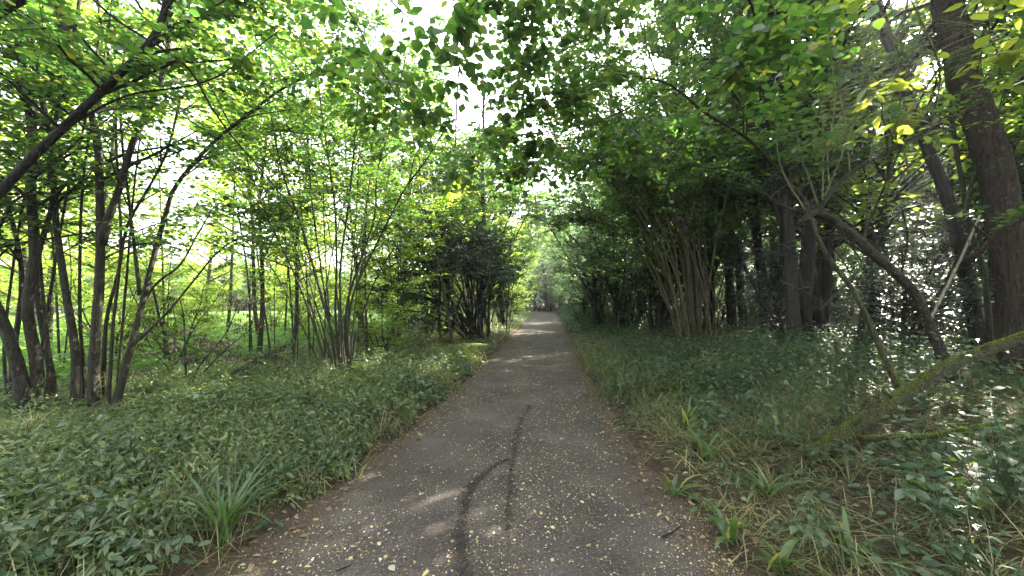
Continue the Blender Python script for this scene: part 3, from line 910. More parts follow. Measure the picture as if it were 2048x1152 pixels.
for (p, r), n in ((log[0], 11000), (log[1], 4500), (log[2], 700)):
    i = R.integers(0, len(p) - 1, n)
    if n == 700:
        i = R.integers(0, 5, n)
    fr = R.random((n, 1))
    c = p[i] * (1 - fr) + p[i + 1] * fr
    tg = nrmz(p[i + 1] - p[i])
    a_ = nrmz(np.cross(tg, UP))
    b_ = np.cross(a_, tg)
    th = R.normal(.5 * np.pi, .75, n)[:, None]
    nn = a_ * np.cos(th) + b_ * np.sin(th)
    ok = wob(c[:, 0] * 5, c[:, 2] * 7 + th[:, 0] * 1.5) + R.normal(size=n) * .3 > -.35
    m_ = MB()
    m_.leaves(sub([c + nn * r[i][:, None] * .97, nn + R.normal(size=(n, 3)) * .7, np.cross(nn, R.normal(size=(n, 3))), .010 + .012 * R.random(n)], ok), NEEDLE)
    m_.build("moss", M["moss"], lt, log[0][0][0], "stuff")

qst = [poly([(1905, 760), (1886, 715), (1867, 675), (1825, 589), (1767, 532), (1710, 479), (1650, 436), (1605, 415)], (4.55, 4.9), .062, .05, 60),
       poly([(1632, 430), (1660, 385), (1705, 343), (1786, 298), (1853, 262), (1930, 222), (1990, 190), (2080, 150)], (4.8, 4.4), .034, .018, 26),
       poly([(1665, 440), (1630, 425), (1598, 445)], (4.75, 4.6), .05, .035, 8),
       poly([(1640, 430), (1590, 380), (1527, 307), (1474, 263), (1413, 228), (1334, 167), (1238, 149)], (4.85, 4.4), .026, .009, 26),
       poly([(1650, 436), (1567, 412), (1500, 364), (1431, 338), (1360, 330)], (4.85, 5.4), .022, .008, 20),
       poly([(1720, 488), (1800, 300), (1850, 180), (1930, 60), (1985, -60)], (4.8, 3.4), .016, .008, 20)]
qb = qst[0][0][0]
qt = thing("broken_tree", "leaning broken trunk rising left from the mossy log, thin shoots growing from it", "tree", qb)
for k, (p, r) in enumerate(qst):
    m_ = MB()
    m_.tubes(p, r, 14 if k == 0 else 8, .10 if k in (0, 2) else .05, True)
    m_.build("trunk" if k == 0 else "branch", M["bark_rough" if k in (0, 2) else "bark_hazel"], qt, qb)
SH = []
for px, d in [([(1645, 400), (1645, 245), (1628, 175), (1610, 118), (1590, 20)], (4.75, 4.3)), ([(1650, 390), (1676, 329), (1716, 228), (1733, 184), (1760, 60)], (4.7, 3.9)),
              ([(1640, 420), (1600, 300), (1590, 200), (1600, 60)], (4.8, 4.6)), ([(1700, 345), (1690, 250), (1680, 150), (1690, 20)], (4.7, 4.3)),
              ([(1790, 296), (1800, 200), (1790, 100), (1740, -20)], (4.6, 3.8)), ([(1860, 258), (1880, 150), (1850, 60), (1800, -40)], (4.4, 3.2)),
              ([(1610, 420), (1560, 330), (1545, 200), (1500, 100)], (4.8, 4.4)), ([(1930, 222), (1960, 120), (1980, 20)], (4.4, 3.4)),
              ([(1660, 385), (1655, 300), (1670, 200), (1655, 60), (1640, -40)], (4.75, 4.5)), ([(1740, 325), (1750, 240), (1735, 120), (1750, -20)], (4.6, 4.1)),
              ([(1990, 190), (2000, 120), (1960, 60), (1880, 40)], (4.4, 3.1)), ([(1930, 222), (1880, 190), (1820, 180), (1760, 190)], (4.4, 3.4))]:
    s = poly(px, d, .011, .005, 16)
    SH.append(s)
    m_ = MB()
    m_.tubes(s[0], s[1], 6, .03)
    m_.build("shoot", M["greenstem"], qt, qb)


def leaf_objects(parent, off, L, meshes, name="leaf"):
    pos, d, n, s = L
    d = nrmz(d)
    x = nrmz(np.cross(d, n))
    n = np.cross(x, d)
    for i in range(len(pos)):
        o = bpy.data.objects.new(name, meshes[i % len(meshes)])
        mt = Matrix(((x[i, 0] * s[i], d[i, 0] * s[i], n[i, 0] * s[i], pos[i, 0] - off[0]), (x[i, 1] * s[i], d[i, 1] * s[i], n[i, 1] * s[i], pos[i, 1] - off[1]),
                     (x[i, 2] * s[i], d[i, 2] * s[i], n[i, 2] * s[i], pos[i, 2] - off[2]), (0, 0, 0, 1)))
        o.parent = parent
        o.matrix_local = mt
        COL.objects.link(o)


def leaf_mesh(name, mat, wd, n, dep, dr):
    m_ = MB()
    v, f = toothed(wd, n, dep, dr)
    m_.add(v, f)
    return m_.mesh(name, mat)


HAZ = [leaf_mesh("hazel_leaf", M["bigleaf"], .46, 8, .06, .12), leaf_mesh("hazel_leaf", M["bigleaf"], .42, 8, .07, .28), leaf_mesh("hazel_leaf", M["bigleaf"], .5, 8, .05, .02)]
ELD = [leaf_mesh("elder_leaf", M["elder"], .25, 8, .07, .18), leaf_mesh("elder_leaf", M["elder"], .22, 8, .07, .35), leaf_mesh("elder_leaf", M["elder"], .28, 8, .06, .08)]
g = grow(SH, 9, .6, 3, .34, 5, .165, .25, up=(-.1, .5), droop=.25, rw=.3, seed=5)
k = keep(g["L"][0])
Lq = sub(g["L"], k)
near = np.argsort(Lq[0][:, 1])[:290]
m_ = MB()
m_.tubes(g["bp"], g["br"] * .6, 4)
m_.tubes(g["tp"], g["tr"], 3)
m_.build("twigs", M["greenstem"], qt, qb, "stuff")
leaf_objects(qt, qb, sub(Lq, near), ELD)
rest = np.setdiff1d(np.arange(len(Lq[0])), near)
m_ = MB()
g2 = grow([qst[1], qst[3], qst[4], qst[5]], 9, .8, 5, .35, 7, .085, .3)
m_.leaves(sub(Lq, rest), OVAL)
m_.leaves(sub(g2["L"], keep(g2["L"][0])), OVAL)
m_.build("leaves", M["hazel"], qt, qb, "stuff")
m_ = MB()
m_.tubes(g2["bp"], g2["br"], 4)
m_.tubes(g2["tp"], g2["tr"], 3)
m_.build("branches", M["twig"], qt, qb, "stuff")


# --- leafy branches hanging into the opening above the path
def hanging(label, lines, nl, ls, seed, twigs=3, lt_=.3, nb=7):
    gg = np.random.default_rng(seed)
    st = [poly(px, d, .010, .003, 14) for px, d in lines]
    o0 = st[0][0][0]
    t = thing("hanging_branch", label, "branch", o0)
    for s in st:
        m_ = MB()
        m_.tubes(s[0], s[1], 6)
        m_.build("branch", M["twig"], t, o0)
    g = grow(st, nb, .34 if nb < 9 else .5, twigs, lt_, 5, ls, .05, up=(-.3, .3), droop=.2, rw=.45, seed=seed)
    m_ = MB()
    m_.tubes(g["bp"], g["br"] * .5, 4)
    m_.tubes(g["tp"], g["tr"] * .6, 3)
    m_.build("twigs", M["twig"], t, o0, "stuff")
    L = g["L"]
    sel = gg.permutation(len(L[0]))[:nl]
    leaf_objects(t, o0, sub(L, sel), HAZ)
    if len(L[0]) > nl:
        r_ = np.setdiff1d(np.arange(len(L[0])), sel)
        m_ = MB()
        m_.leaves(sub(L, r_), ROUND)
        m_.build("leaves", M["hazel"], t, o0, "stuff")
    return t


hanging("dark leafy branch hanging down into the patch of open sky above the path",
        [([(560, -90), (660, -30), (720, 60), (745, 110), (800, 160), (860, 215)], (3.3, 3.4)), ([(700, -90), (800, 20), (850, 60), (890, 110), (925, 160)], (3.2, 3.4)),
         ([(800, -90), (880, -20), (915, 30), (930, 90)], (3.1, 3.3)), ([(745, 110), (800, 200), (860, 270), (905, 330)], (3.5, 3.8))], 290, .12, 11, 4, .34)
hanging("bright green leafy branch reaching in from the right below the patch of open sky",
        [([(1240, -60), (1150, 0), (1070, 40), (1000, 50)], (4.6, 4.2)), ([(1260, 40), (1150, 90), (1080, 120), (1000, 130)], (4.7, 4.2)),
         ([(1280, 110), (1160, 190), (1070, 200), (985, 215)], (4.8, 4.3)), ([(1290, 200), (1180, 250), (1080, 270), (960, 300)], (5.0, 4.4)), ([(1300, 260), (1180, 310), (1080, 330), (1000, 350)], (5.6, 5.2)), ([(1200, -120), (1120, -60), (1040, -20), (985, 10)], (4.4, 4.0))], 300, .11, 12, 7, .45, 16)
hanging("light green leafy branch drooping at the upper left of the path tunnel",
        [([(470, -80), (560, 40), (640, 110), (700, 130), (760, 180)], (4.6, 4.4)), ([(600, -60), (690, 60), (720, 130), (725, 200)], (4.5, 4.4)),
         ([(640, 110), (720, 180), (800, 250), (870, 300)], (4.6, 4.9))], 300, .10, 13, 6, .4, 11)
hanging("sunlit leafy branch drooping in front of the right hazel clump",
        [([(1420, 120), (1330, 200), (1250, 260), (1185, 285)], (5.2, 4.9)), ([(1450, 200), (1380, 250), (1320, 310), (1270, 330)], (5.2, 5.0))], 220, .10, 14, 6, .36, 10)
hanging("leafy branch in the top right corner with pale undersides",
        [([(1420, -60), (1440, 40), (1480, 90), (1520, 130)], (3.8, 3.4)), ([(1520, -60), (1560, 60), (1570, 130)], (3.6, 3.4))], 200, .12, 15, 5, .35, 9)


# ------------------------------------------------------------------ background trees and shrubs, copies of a few kinds
def proto(seed, h, r0, lean, nb, lb, ntw, twl, nl, ls, t0, barkm, leafm, tpl, nstems=1, spread=.5):
    g_ = np.random.default_rng(seed)
    stems = []
    for i in range(nstems):
        a = g_.random() * 6.28
        k = 7
        tt = np.linspace(0, 1, k)
        off = spread * tt ** 1.3 if nstems > 1 else lean * tt
        p = np.stack([np.cos(a) * off * h, np.sin(a) * off * h, tt * h * (.75 + .3 * g_.random()) - .15], 1) + np.cumsum(g_.normal(size=(k, 3)) * [.05, .05, 0], 0)
        p = resample(p, 16)
        stems.append((p, r0 * (1 - .75 * np.linspace(0, 1, 16))))
    g = grow(stems, nb, lb, ntw, twl, nl, ls, t0, seed=seed)
    tm = []
    for s in stems:
        m_ = MB()
        m_.tubes(s[0], s[1], 8, .05)
        tm.append(m_.mesh("trunk", barkm))
    m_ = MB()
    m_.tubes(g["bp"], g["br"], 4)
    bmesh_ = m_.mesh("branches", barkm)
    m_ = MB()
    m_.leaves(g["L"], tpl)
    return dict(trunks=tm, branches=bmesh_, crown=m_.mesh("crown", leafm), L=g["L"], tpl=tpl, leafm=leafm)


def place(pr, name, label, cat, group, x, y, s=1.0, rz=None, part="trunk"):
    rz = R.random() * 6.28 if rz is None else rz
    z = float(ground_z(x, y))
    t = thing(name, label, cat, (x, y, z), group)
    t.rotation_euler = (0, 0, rz)
    t.scale = (s, s, s)
    for m_ in pr["trunks"]:
        o = bpy.data.objects.new(part, m_)
        o.parent = t
        COL.objects.link(o)
    o = bpy.data.objects.new("branches", pr["branches"])
    o.parent = t
    o["kind"] = "stuff"
    COL.objects.link(o)
    c, sn = math.cos(rz) * s, math.sin(rz) * s
    p = pr["L"][0]
    wp = np.stack([p[:, 0] * c - p[:, 1] * sn + x, p[:, 0] * sn + p[:, 1] * c + y, p[:, 2] * s + z], 1)
    k = keep(wp)
    me = pr["crown"]
    if (~k).sum() > (.05 if y < 24 else .1) * len(k):
        m2 = MB()
        m2.leaves(sub(pr["L"], k), pr["tpl"])
        me = m2.mesh("crown", pr["leafm"])
    o = bpy.data.objects.new("crown", me)
    o.parent = t
    o["kind"] = "stuff"
    COL.objects.link(o)
    return t


TALL = [proto(100 + i, 13.0, .16, .06, 60, 3.0, 13, .75, 10, .222, .22, M["bark_dark"], M["deep"], KITE) for i in range(4)]
POLE = [proto(120 + i, 9.0, .075, .08, 42, 1.8, 13, .5, 12, .12, .2, M["bark_dark"], M["deep"], KITE) for i in range(3)]
SHRUB = [proto(140 + i, 3.4, .03, 0, 12, 1.0, 10, .42, 10, .095, .1, M["bark_dark"], M["deep"], KITE, 6, .5) for i in range(4)]
LSHRUB = [proto(160 + i, 3.4, .03, 0, 12, 1.0, 10, .42, 10, .095, .12, M["bark_grey"], M["lime"], KITE, 6, .5) for i in range(3)]
MAPLE = [proto(180 + i, 6.6, .045, .08, 42, 1.8, 11, .5, 10, .127, .27, M["bark_grey"], M["lime"], KITE) for i in range(4)]
EDGE = [proto(200 + i, 9.5, .14, .05, 56, 2.9, 13, .8, 11, .2, .06, M["bark_grey"], M["lime"], KITE) for i in range(3)]
HOLLY = [proto(220 + i, 3.4, .04, 0, 18, .9, 11, .34, 14, .062, .1, M["bark_dark"], M["holly"], KITE, 5, .38) for i in range(2)]

ARCH = [proto(240 + i, 7.6, .05, 0, 15, 1.5, 9, .5, 9, .145, .25, M["bark_hazel"], M["deep"], KITE, 8, .44) for i in range(3)]
LARCH = [proto(250 + i, 7.2, .05, 0, 16, 1.5, 10, .5, 10, .128, .42, M["bark_hazel"], M["hazel"], KITE, 8, .42) for i in range(2)]
taken = []


def scatter(n, xr, yr, mind, ok):
    out = []
    for _ in range(n * 60):
        if len(out) >= n:
            break
        x, y = R.uniform(*xr), R.uniform(*yr)
        if not ok(x, y):
            continue
        if all((x - a) ** 2 + (y - b_) ** 2 > mind * mind for a, b_ in taken):
            taken.append((x, y))
            out.append((x, y))
    return out


uu = lambda x, y: float(x - pc(y))
okt = lambda x, y: uu(x, y) > 4.2 and x < .95 * y + 9 and not (y < 13 and .2 < x / y < .58)
for i, (x, y) in enumerate(scatter(40, (5, 22), (8, 26), 1.9, okt) + scatter(26, (5, 36), (14, 54), 2.4, okt)):
    place(TALL[i % 4], "woodland_tree", "tall dark trunk with a high crown standing deep in the shady wood on the right", "tree", "tall trees deep in the right wood", x, y, R.uniform(.85, 1.15))
for i, (x, y) in enumerate(scatter(36, (5, 28), (7, 42), 1.5, lambda x, y: uu(x, y) > 3.4 and x < 1.2 * y + 3 and not (y < 12 and .2 < x / y < .6))):
    place(POLE[i % 3], "pole_tree", "slim pole like tree among the taller trunks of the shady wood on the right", "tree", "slim trees in the right wood", x, y, R.uniform(.8, 1.15))
for i, (x, y) in enumerate(scatter(100, (3, 30), (8, 50), 1.2, lambda x, y: uu(x, y) > 3.0 and x < 1.25 * y + 2 and not (y < 12.5 and .2 < x / y < .75) )):
    place(SHRUB[i % 4], "woodland_shrub", "dim green shrub filling the shade between the trunks of the right wood", "shrub", "shrubs under the right wood", x, y, R.uniform(.7, 1.2), part="stem")
for i, (x, y) in enumerate([(7.4, 7.2), (8.8, 8.6), (6.6, 9.2), (10.4, 9.0)]):
    place(HOLLY[i % 2], "holly_bush", "glossy dark holly bush glittering in the sun behind the slanting trunk on the right", "bush", "holly bushes behind the slanting trunk", x, y, R.uniform(.85, 1.1), part="stem")
for i, (y, u) in enumerate([(12.6, 3.9), (15.2, 3.1), (18.6, 2.9), (22.5, 2.8), (26.5, 2.8), (31, 2.7), (36, 2.8), (42, 2.8)]):
    taken.append((float(pc(y)) + u, y))
    place(ARCH[i % 3], "arching_hazel", "hazel arching over the far path from its right side", "tree", "hazels arching over the far path from the right", float(pc(y)) + u, y, R.uniform(.85, 1.1), part="stem")
for i, (y, u) in enumerate([(16.5, 3.0), (19.8, 2.8), (24, 2.7), (28.6, 2.7), (34, 2.7), (40, 2.7)]):
    taken.append((float(pc(y)) - u, y))
    place(LARCH[i % 2], "arching_hazel", "hazel arching over the far path from its left side", "tree", "hazels arching over the far path from the left", float(pc(y)) - u, y, R.uniform(.85, 1.1), part="stem")
for i, (x, y) in enumerate([(-5, -4), (8.5, -1.0), (-8.5, -1.5), (-3.6, -9), (9, -7), (-9, -8), (0.5, -14), (6, -13), (-6, -14), (-12, -5), (12, -4), (9.5, 2.0), (8.4, 3.8), (12, 4.2), (15, 2)]):
    place(TALL[i % 4], "woodland_tree", "tall tree beside the path behind the viewpoint", "tree", "trees behind the viewpoint", x, y, R.uniform(.9, 1.1))
for i, (x, y, s_) in enumerate([(9.6, 7.6, 1.5), (12.2, 8.6, 1.6), (14.2, 7.6, 1.5), (11.2, 5.6, 1.4), (7.9, 8.8, 1.45), (16, 10, 1.7), (13.5, 11, 1.8), (10.2, 10.6, 1.7)]):
    place(MAPLE[i % 4], "maple_tree", "sunlit yellow green tree standing behind the thick furrowed trunk", "tree", "sunlit maples behind the furrowed trunk", x, y, s_)
for i, (x, y, s_) in enumerate([(-6.2, 9.4, 1.3), (-9.6, 8.8, 1.4), (-12.5, 10.2, 1.45), (-4.4, 11.4, 1.35), (-8.2, 12.6, 1.5), (-15.5, 12.5, 1.5), (-10.8, 14.4, 1.4), (-14, 7.4, 1.3)]):
    place(MAPLE[(i + 1) % 4], "maple_tree", "slender maple filling the upper left with backlit leaves behind the coppiced trees", "tree", "backlit maples behind the coppiced trees", x, y, s_)
for i, (x, y) in enumerate([(-1.3, 14.6), (4.4, 16.4), (-.6, 21)]):
    place(TALL[i % 4], "tunnel_tree", "tall tree whose crown closes the green tunnel over the far path", "tree", "trees arching over the far path", x, y, .82)
for i, (x, y, s_) in enumerate([(-2.7, 15.6, 1.4), (-1.0, 18.4, 1.45), (-3.9, 18.0, 1.5), (-.3, 22.5, 1.4)]):
    place(LARCH[i % 2] if i % 2 == 0 else MAPLE[i], "verge_tree", "bright green tree rising right behind the dark evergreen bush", "tree", "trees behind the evergreen bush", x, y, s_)
for i, (x, y, s_) in enumerate([(-8.2, 20.5, .9), (-4.8, 25, 1.0), (-12, 22.5, .95), (-17, 21, .9), (-22, 18, .9), (-5.5, 19.5, .7)]):
    place(EDGE[i % 3], "clearing_tree", "bushy sunlit tree standing out in the clearing behind the tall hazel fan", "tree", "bushy trees out in the clearing", x, y, s_)
for i, (x, y, s_) in enumerate([(-3.7, 12.0, 1.35), (-5.6, 13.4, 1.4), (-2.5, 13.9, 1.2)]):
    place(MAPLE[i % 4], "maple_tree", "slender maple between the tall hazel fan and the dark evergreen bush", "tree", "maples beside the evergreen bush", x, y, s_)
for i, (x, y) in enumerate([(6.4, 8.5), (9.2, 11.4), (7.4, 11.2), (5.6, 11.8)]):
    place(TALL[i % 4], "woodland_tree", "tall dark trunk with a high crown standing deep in the shady wood on the right", "tree", "tall trees deep in the right wood", x, y, .95)
# lining the tunnel
for i, (x, y) in enumerate(scatter(26, (0, 14), (15, 52), 1.4, lambda x, y: 1.9 < uu(x, y) < 4.5)):
    place(SHRUB[i % 4] if i % 2 else POLE[i % 3], "verge_tree", "leafy young growth lining the right side of the far path", "tree", "growth lining the far path on the right", x, y, R.uniform(.7, 1.1))
for i, (x, y) in enumerate(scatter(30, (-6, 8), (15, 52), 1.4, lambda x, y: -5.5 < uu(x, y) < -1.9)):
    place(LSHRUB[i % 3] if i % 2 else MAPLE[i % 4], "verge_tree", "leafy young growth lining the left side of the far path", "tree", "growth lining the far path on the left", x, y, R.uniform(.8, 1.2))
for i, (x, y) in enumerate([(4.6, 51), (6.6, 50), (3.2, 53.5), (5.6, 54), (8, 53), (1.6, 57), (7, 57)] + scatter(12, (-4, 14), (54, 62), 2.0, lambda x, y: True)):
    place(EDGE[i % 3] if i < 7 else MAPLE[i % 4], "verge_tree", "small tree closing the view where the path bends away", "tree", "trees closing the path's end", x, y, R.uniform(1.0, 1.4))
for i, (x, y, s_) in enumerate([(5.1, 50.2, 1.2), (4.3, 52, 1.3), (6.2, 49.6, 1.2), (3.4, 54.5, 1.4), (5.4, 52.6, 1.5), (2.0, 56, 1.4)]):
    place(SHRUB[i % 4], "verge_shrub", "low green shrub closing the view where the path bends away", "shrub", "shrubs closing the path's end", x, y, s_, part="stem")
# left: young maples on the edge of the clearing, trees beyond it
for i, (x, y) in enumerate(scatter(6, (-16, -2.6), (8.2, 15), 1.7, lambda x, y: uu(x, y) < -3.2 and x > -1.15 * y)):
    place(MAPLE[i % 4], "maple_sapling", "young maple with bright layered leaves at the near edge of the sunny clearing", "tree", "young maples along the clearing's edge", x, y, R.uniform(.75, 1.1))
for i, (x, y) in enumerate(scatter(14, (-12, -2.8), (7.8, 17), 1.3, lambda x, y: uu(x, y) < -3.0 and x > -1.1 * y)):
    place(LSHRUB[i % 3], "clearing_shrub", "low bright green shrub at the near edge of the sunny clearing", "shrub", "shrubs along the clearing's edge", x, y, R.uniform(.45, .75), part="stem")
for i, (x, y) in enumerate(scatter(14, (-4, 12), (17, 52), 2.0, lambda x, y: 2.6 < abs(uu(x, y)) < 6)):
    place(TALL[i % 4], "tunnel_tree", "tall tree whose crown closes the green tunnel over the far path", "tree", "trees arching over the far path", x, y, R.uniform(.7, 1.0))
for i, (x, y) in enumerate(scatter(9, (-38, -8), (25, 33), 3.4, lambda x, y: True) + scatter(20, (-60, -3), (34, 52), 3.2, lambda x, y: uu(x, y) < -6)):
    place(EDGE[i % 3], "clearing_tree", "sunlit bushy tree on the far side of the clearing on the left", "tree", "trees beyond the clearing", x, y, R.uniform(.5, .95))
for i, (x, y) in enumerate(scatter(10, (-40, -24), (3, 26), 3.0, lambda x, y: True)):
    place(EDGE[i % 3], "clearing_tree", "sunlit bushy tree beside the clearing at the far left", "tree", "trees at the clearing's far left", x, y, R.uniform(.8, 1.15))

# far wood that closes the view
b = MB()
n = 40000
ang = R.uniform(-1.35, 1.35, n)
rad = R.uniform(62, 80, n)
px_ = np.stack([rad * np.sin(ang), rad * np.cos(ang), R.random(n) ** .8 * (6 + 2.5 * wob(ang * 9, ang * 5) + 16 * sstep(ang, -.05, .1))], 1)
b.leaves([px_, R.normal(size=(n, 3)) + [0, 0, -.2], UP + R.normal(size=(n, 3)) * .6, R.uniform(.75, 1.6, n)], KITE)
o = b.build("far_woods", M["deep"], kind="stuff")
tag(o, "distant wood showing only as green leaf mass between the nearer trees")

# ------------------------------------------------------------------ the moist air of the wood
b = MB()
x0, x1, y0, y1, z0, z1 = -110, 110, -30, 100, -1.5, 30
b.add([(x, y, z) for z in (z0, z1) for y in (y0, y1) for x in (x0, x1)], None, [(0, 2, 3, 1), (4, 5, 7, 6), (0, 1, 5, 4), (2, 6, 7, 3), (0, 4, 6, 2), (1, 3, 7, 5)])
hm = bpy.data.materials.new("haze_air")
hm.use_nodes = True
ht = hm.node_tree
ht.nodes.remove(ht.nodes["Principled BSDF"])
pv = ht.nodes.new("ShaderNodeVolumePrincipled")
pv.inputs["Color"].default_value = (.95, .97, 1, 1)
pv.inputs["Density"].default_value = .0010
pv.inputs["Anisotropy"].default_value = .45
ht.links.new(pv.outputs[0], ht.nodes["Material Output"].inputs["Volume"])
o = b.build("haze", hm, kind="stuff")
tag(o, "thin pale haze in the air of the wood")

# ------------------------------------------------------------------ undergrowth
def rnd_xy(n, xr, yr, ok, dens=None):
    out = []
    tot = 0
    while tot < n:
        x, y = R.uniform(*xr, n * 2), R.uniform(*yr, n * 2)
        k = ok(x, y)
        if dens is not None:
            k &= R.random(n * 2) < dens(x, y)
        p = np.stack([x[k], y[k]], 1)
        out.append(p)
        tot += len(p)
        if not len(p):
            break
    return np.concatenate(out)[:n]


def edge_s(x, y):
    return np.abs(x - pc(y)) - hw(y)


def herbs(b, xy, h, K, ls, tpl, spread=.05, droop=.2, stems=True, lean=.12):
    n = len(xy)
    h = h * (1 - .65 * np.exp(-((xy[:, 0] + 5.4) ** 2 + (xy[:, 1] - 4.6) ** 2) / 2.2))      # sparse under the coppiced trees
    z = ground_z(xy[:, 0], xy[:, 1])
    base = np.column_stack([xy, z])
    ln = R.normal(size=(n, 2)) * lean
    lev = (.3 + .7 * np.linspace(0, 1, K))[None] * np.ones((n, 1))
    az = np.arange(K)[None] * 2.4 + R.random((n, 1)) * 6.28 + R.normal(size=(n, K)) * .4
    pos = base[:, None] + np.stack([ln[:, :1] * h[:, None] * lev + spread * np.cos(az) * R.random((n, K)), ln[:, 1:] * h[:, None] * lev + spread * np.sin(az) * R.random((n, K)), h[:, None] * lev * (1 + R.normal(size=(n, K)) * .1)], -1)
    d = np.stack([np.cos(az), np.sin(az), -droop + R.normal(size=(n, K)) * .22], -1)
    nr = UP + R.normal(size=d.shape) * .35
    s = ls * (.6 + .7 * R.random((n, K))) * (1.1 - .45 * lev)
    b.leaves([pos.reshape(-1, 3), d.reshape(-1, 3), nr.reshape(-1, 3), s.ravel()], tpl)
    if stems:
        top = base + np.column_stack([ln * h[:, None], h])
        pts = np.stack([base - [0, 0, .02], (base + top) / 2, top], 1)
        b.tubes(pts, np.array([.0035, .0028, .0015])[None].repeat(n, 0), 3)


def clearp(x, y):
    return (edge_s(x, y) + .16 * wob(x * 3, y * 3) + .08 * wob(x * 11, y * 9) > .04)


def patchy(x, y, lo=.12):
    return np.clip(.55 + .6 * wob(x * 1.3 + 3, y * 1.3) + .3 * wob(x * 4, y * 4), lo, 1)


LOGP = resample([P(1555, 950, 3.25), P(1745, 818, 3.6), P(1950, 705, 4.0)], 30)[:, :2]


def off_log(x, y):
    d = np.full(np.shape(x), 9.0)
    for c in LOGP:
        d = np.minimum(d, np.hypot(x - c[0] + .06 * (c[0]), y - c[1] + .25))
    return d > .5


leftok = lambda x, y: (x < pc(y)) & clearp(x, y) & (in_meadow(x, y) < .5)
rightok = lambda x, y: (x > pc(y)) & clearp(x, y)
b = MB()
xy = rnd_xy(3000, (-7, 0), (1.0, 5.5), lambda x, y: leftok(x, y) & (np.hypot(x + 1.82, y - 2.35) > .42), patchy)
herbs(b, xy, R.uniform(.05, .36, len(xy)) * (.45 + .55 * sstep(edge_s(xy[:, 0], xy[:, 1]), .1, .9)), 11, .078, LANCE)
xy = rnd_xy(3400, (-9, 0), (5, 10), leftok, patchy)
herbs(b, xy, R.uniform(.08, .3, len(xy)) * (.5 + .5 * sstep(edge_s(xy[:, 0], xy[:, 1]), .1, .9)), 10, .092, KITE)
xy = rnd_xy(2600, (-9, 4), (9.5, 42), leftok, lambda x, y: np.clip(3 / np.maximum(edge_s(x, y), .5), .1, 1))
herbs(b, xy, R.uniform(.12, .42, len(xy)), 8, .13, KITE, stems=False)
xy = rnd_xy(900, (-8, 0), (1.6, 11), lambda x, y: leftok(x, y) & (edge_s(x, y) > .5), lambda x, y: np.clip(wob(x * 1.7 + 7, y * 1.5) * 1.4, 0, 1))
herbs(b, xy, R.uniform(.25, .5, len(xy)), 13, .085, LANCE, lean=.2)
xy = rnd_xy(1500, (-7, 0), (1.0, 8), leftok, lambda x, y: np.clip(.9 * wob(x * 2.3 + 1, y * 2.1) + .2, 0, 1))
herbs(b, xy, R.uniform(.15, .5, len(xy)), 10, .085, LANCE, lean=.3, droop=.35)
o = b.build("undergrowth", M["herb"], kind="stuff")
tag(o, "dense low leafy herbs covering the verge left of the path")

b = MB()
xy = rnd_xy(1500, (-7, 0), (1.0, 9), leftok, lambda x, y: np.clip(1.2 * wob(x * 1.9 + 5, y * 1.6 + 2), 0, 1))
herbs(b, xy, R.uniform(.1, .34, len(xy)), 10, .08, OVAL, spread=.12, lean=.3)
o = b.build("bramble_cover", M["bramble"], kind="stuff")
tag(o, "darker bluish bramble patches among the herbs left of the path")
b = MB()
n = 3800
xy = rnd_xy(n, (-30, -3.5), (6, 27), lambda x, y: in_meadow(x, y) > .3, lambda x, y: np.clip(9 / y, .2, 1))
herbs(b, xy, R.uniform(.25, .75, n), 9, .2, KITE, spread=.15, stems=False)
o = b.build("meadow_plants", M["meadow"], kind="stuff")
tag(o, "bright green tall plants growing over the sunny clearing on the left")

b = MB()
xy = rnd_xy(800, (1, 9), (1.2, 7), rightok, patchy)
herbs(b, xy, np.where(off_log(xy[:, 0], xy[:, 1]), R.uniform(.12, .5, len(xy)), R.uniform(.04, .14, len(xy))) * (.4 + .6 * sstep(edge_s(xy[:, 0], xy[:, 1]), .1, 1.2)), 8, .085, OVAL, spread=.12)
xy = rnd_xy(3000, (1, 14), (6, 15), rightok, lambda x, y: np.clip(4 / np.maximum(edge_s(x, y), .5), .25, 1))
herbs(b, xy, R.uniform(.15, .6, len(xy)), 9, .108, KITE, spread=.14, stems=False)
xy = rnd_xy(3200, (2, 26), (14, 46), rightok, lambda x, y: np.clip(3 / np.maximum(edge_s(x, y), .5), .12, 1))
herbs(b, xy, R.uniform(.2, .7, len(xy)), 8, .17, KITE, spread=.2, stems=False)
xy = rnd_xy(700, (1.4, 9), (2.2, 9), lambda x, y: rightok(x, y) & (edge_s(x, y) > .7) & off_log(x, y), lambda x, y: np.clip(wob(x * 1.6 + 2, y * 1.7) * 1.5, 0, 1))
herbs(b, xy, R.uniform(.3, .75, len(xy)), 12, .10, OVAL, spread=.16, lean=.3)
o = b.build("undergrowth", M["bramble"], kind="stuff")
tag(o, "low bramble and leafy herbs covering the verge and wood floor right of the path")


def blades(b, xy, ln, wd, lean, k=4, curl=.6):
    n = len(xy)
    z = ground_z(xy[:, 0], xy[:, 1])
    a = R.random(n) * 6.28
    hd = np.stack([np.cos(a), np.sin(a), np.zeros(n)], 1)
    tt = np.linspace(0, 1, k)
    le = lean * (.4 + .9 * R.random(n))
    cu = curl * (.3 + R.random(n))
    ang = le[:, None] + cu[:, None] * tt[None] * 1.6
    seg = ln[:, None] / (k - 1)
    dz = np.cumsum(np.cos(ang) * seg, 1) - np.cos(ang[:, :1]) * seg
    dx = np.cumsum(np.sin(ang) * seg, 1) - np.sin(ang[:, :1]) * seg
    pts = np.column_stack([xy, z - .01])[:, None] + hd[:, None] * dx[..., None] + UP * dz[..., None]
    pts[..., 2] = np.maximum(pts[..., 2], z[:, None] + .004)
    side = np.stack([-np.sin(a), np.cos(a), R.normal(size=n) * .3], 1)
    b.ribbons(pts, wd[:, None] * np.array([.7, 1, .75, 0])[None], nrmz(side))


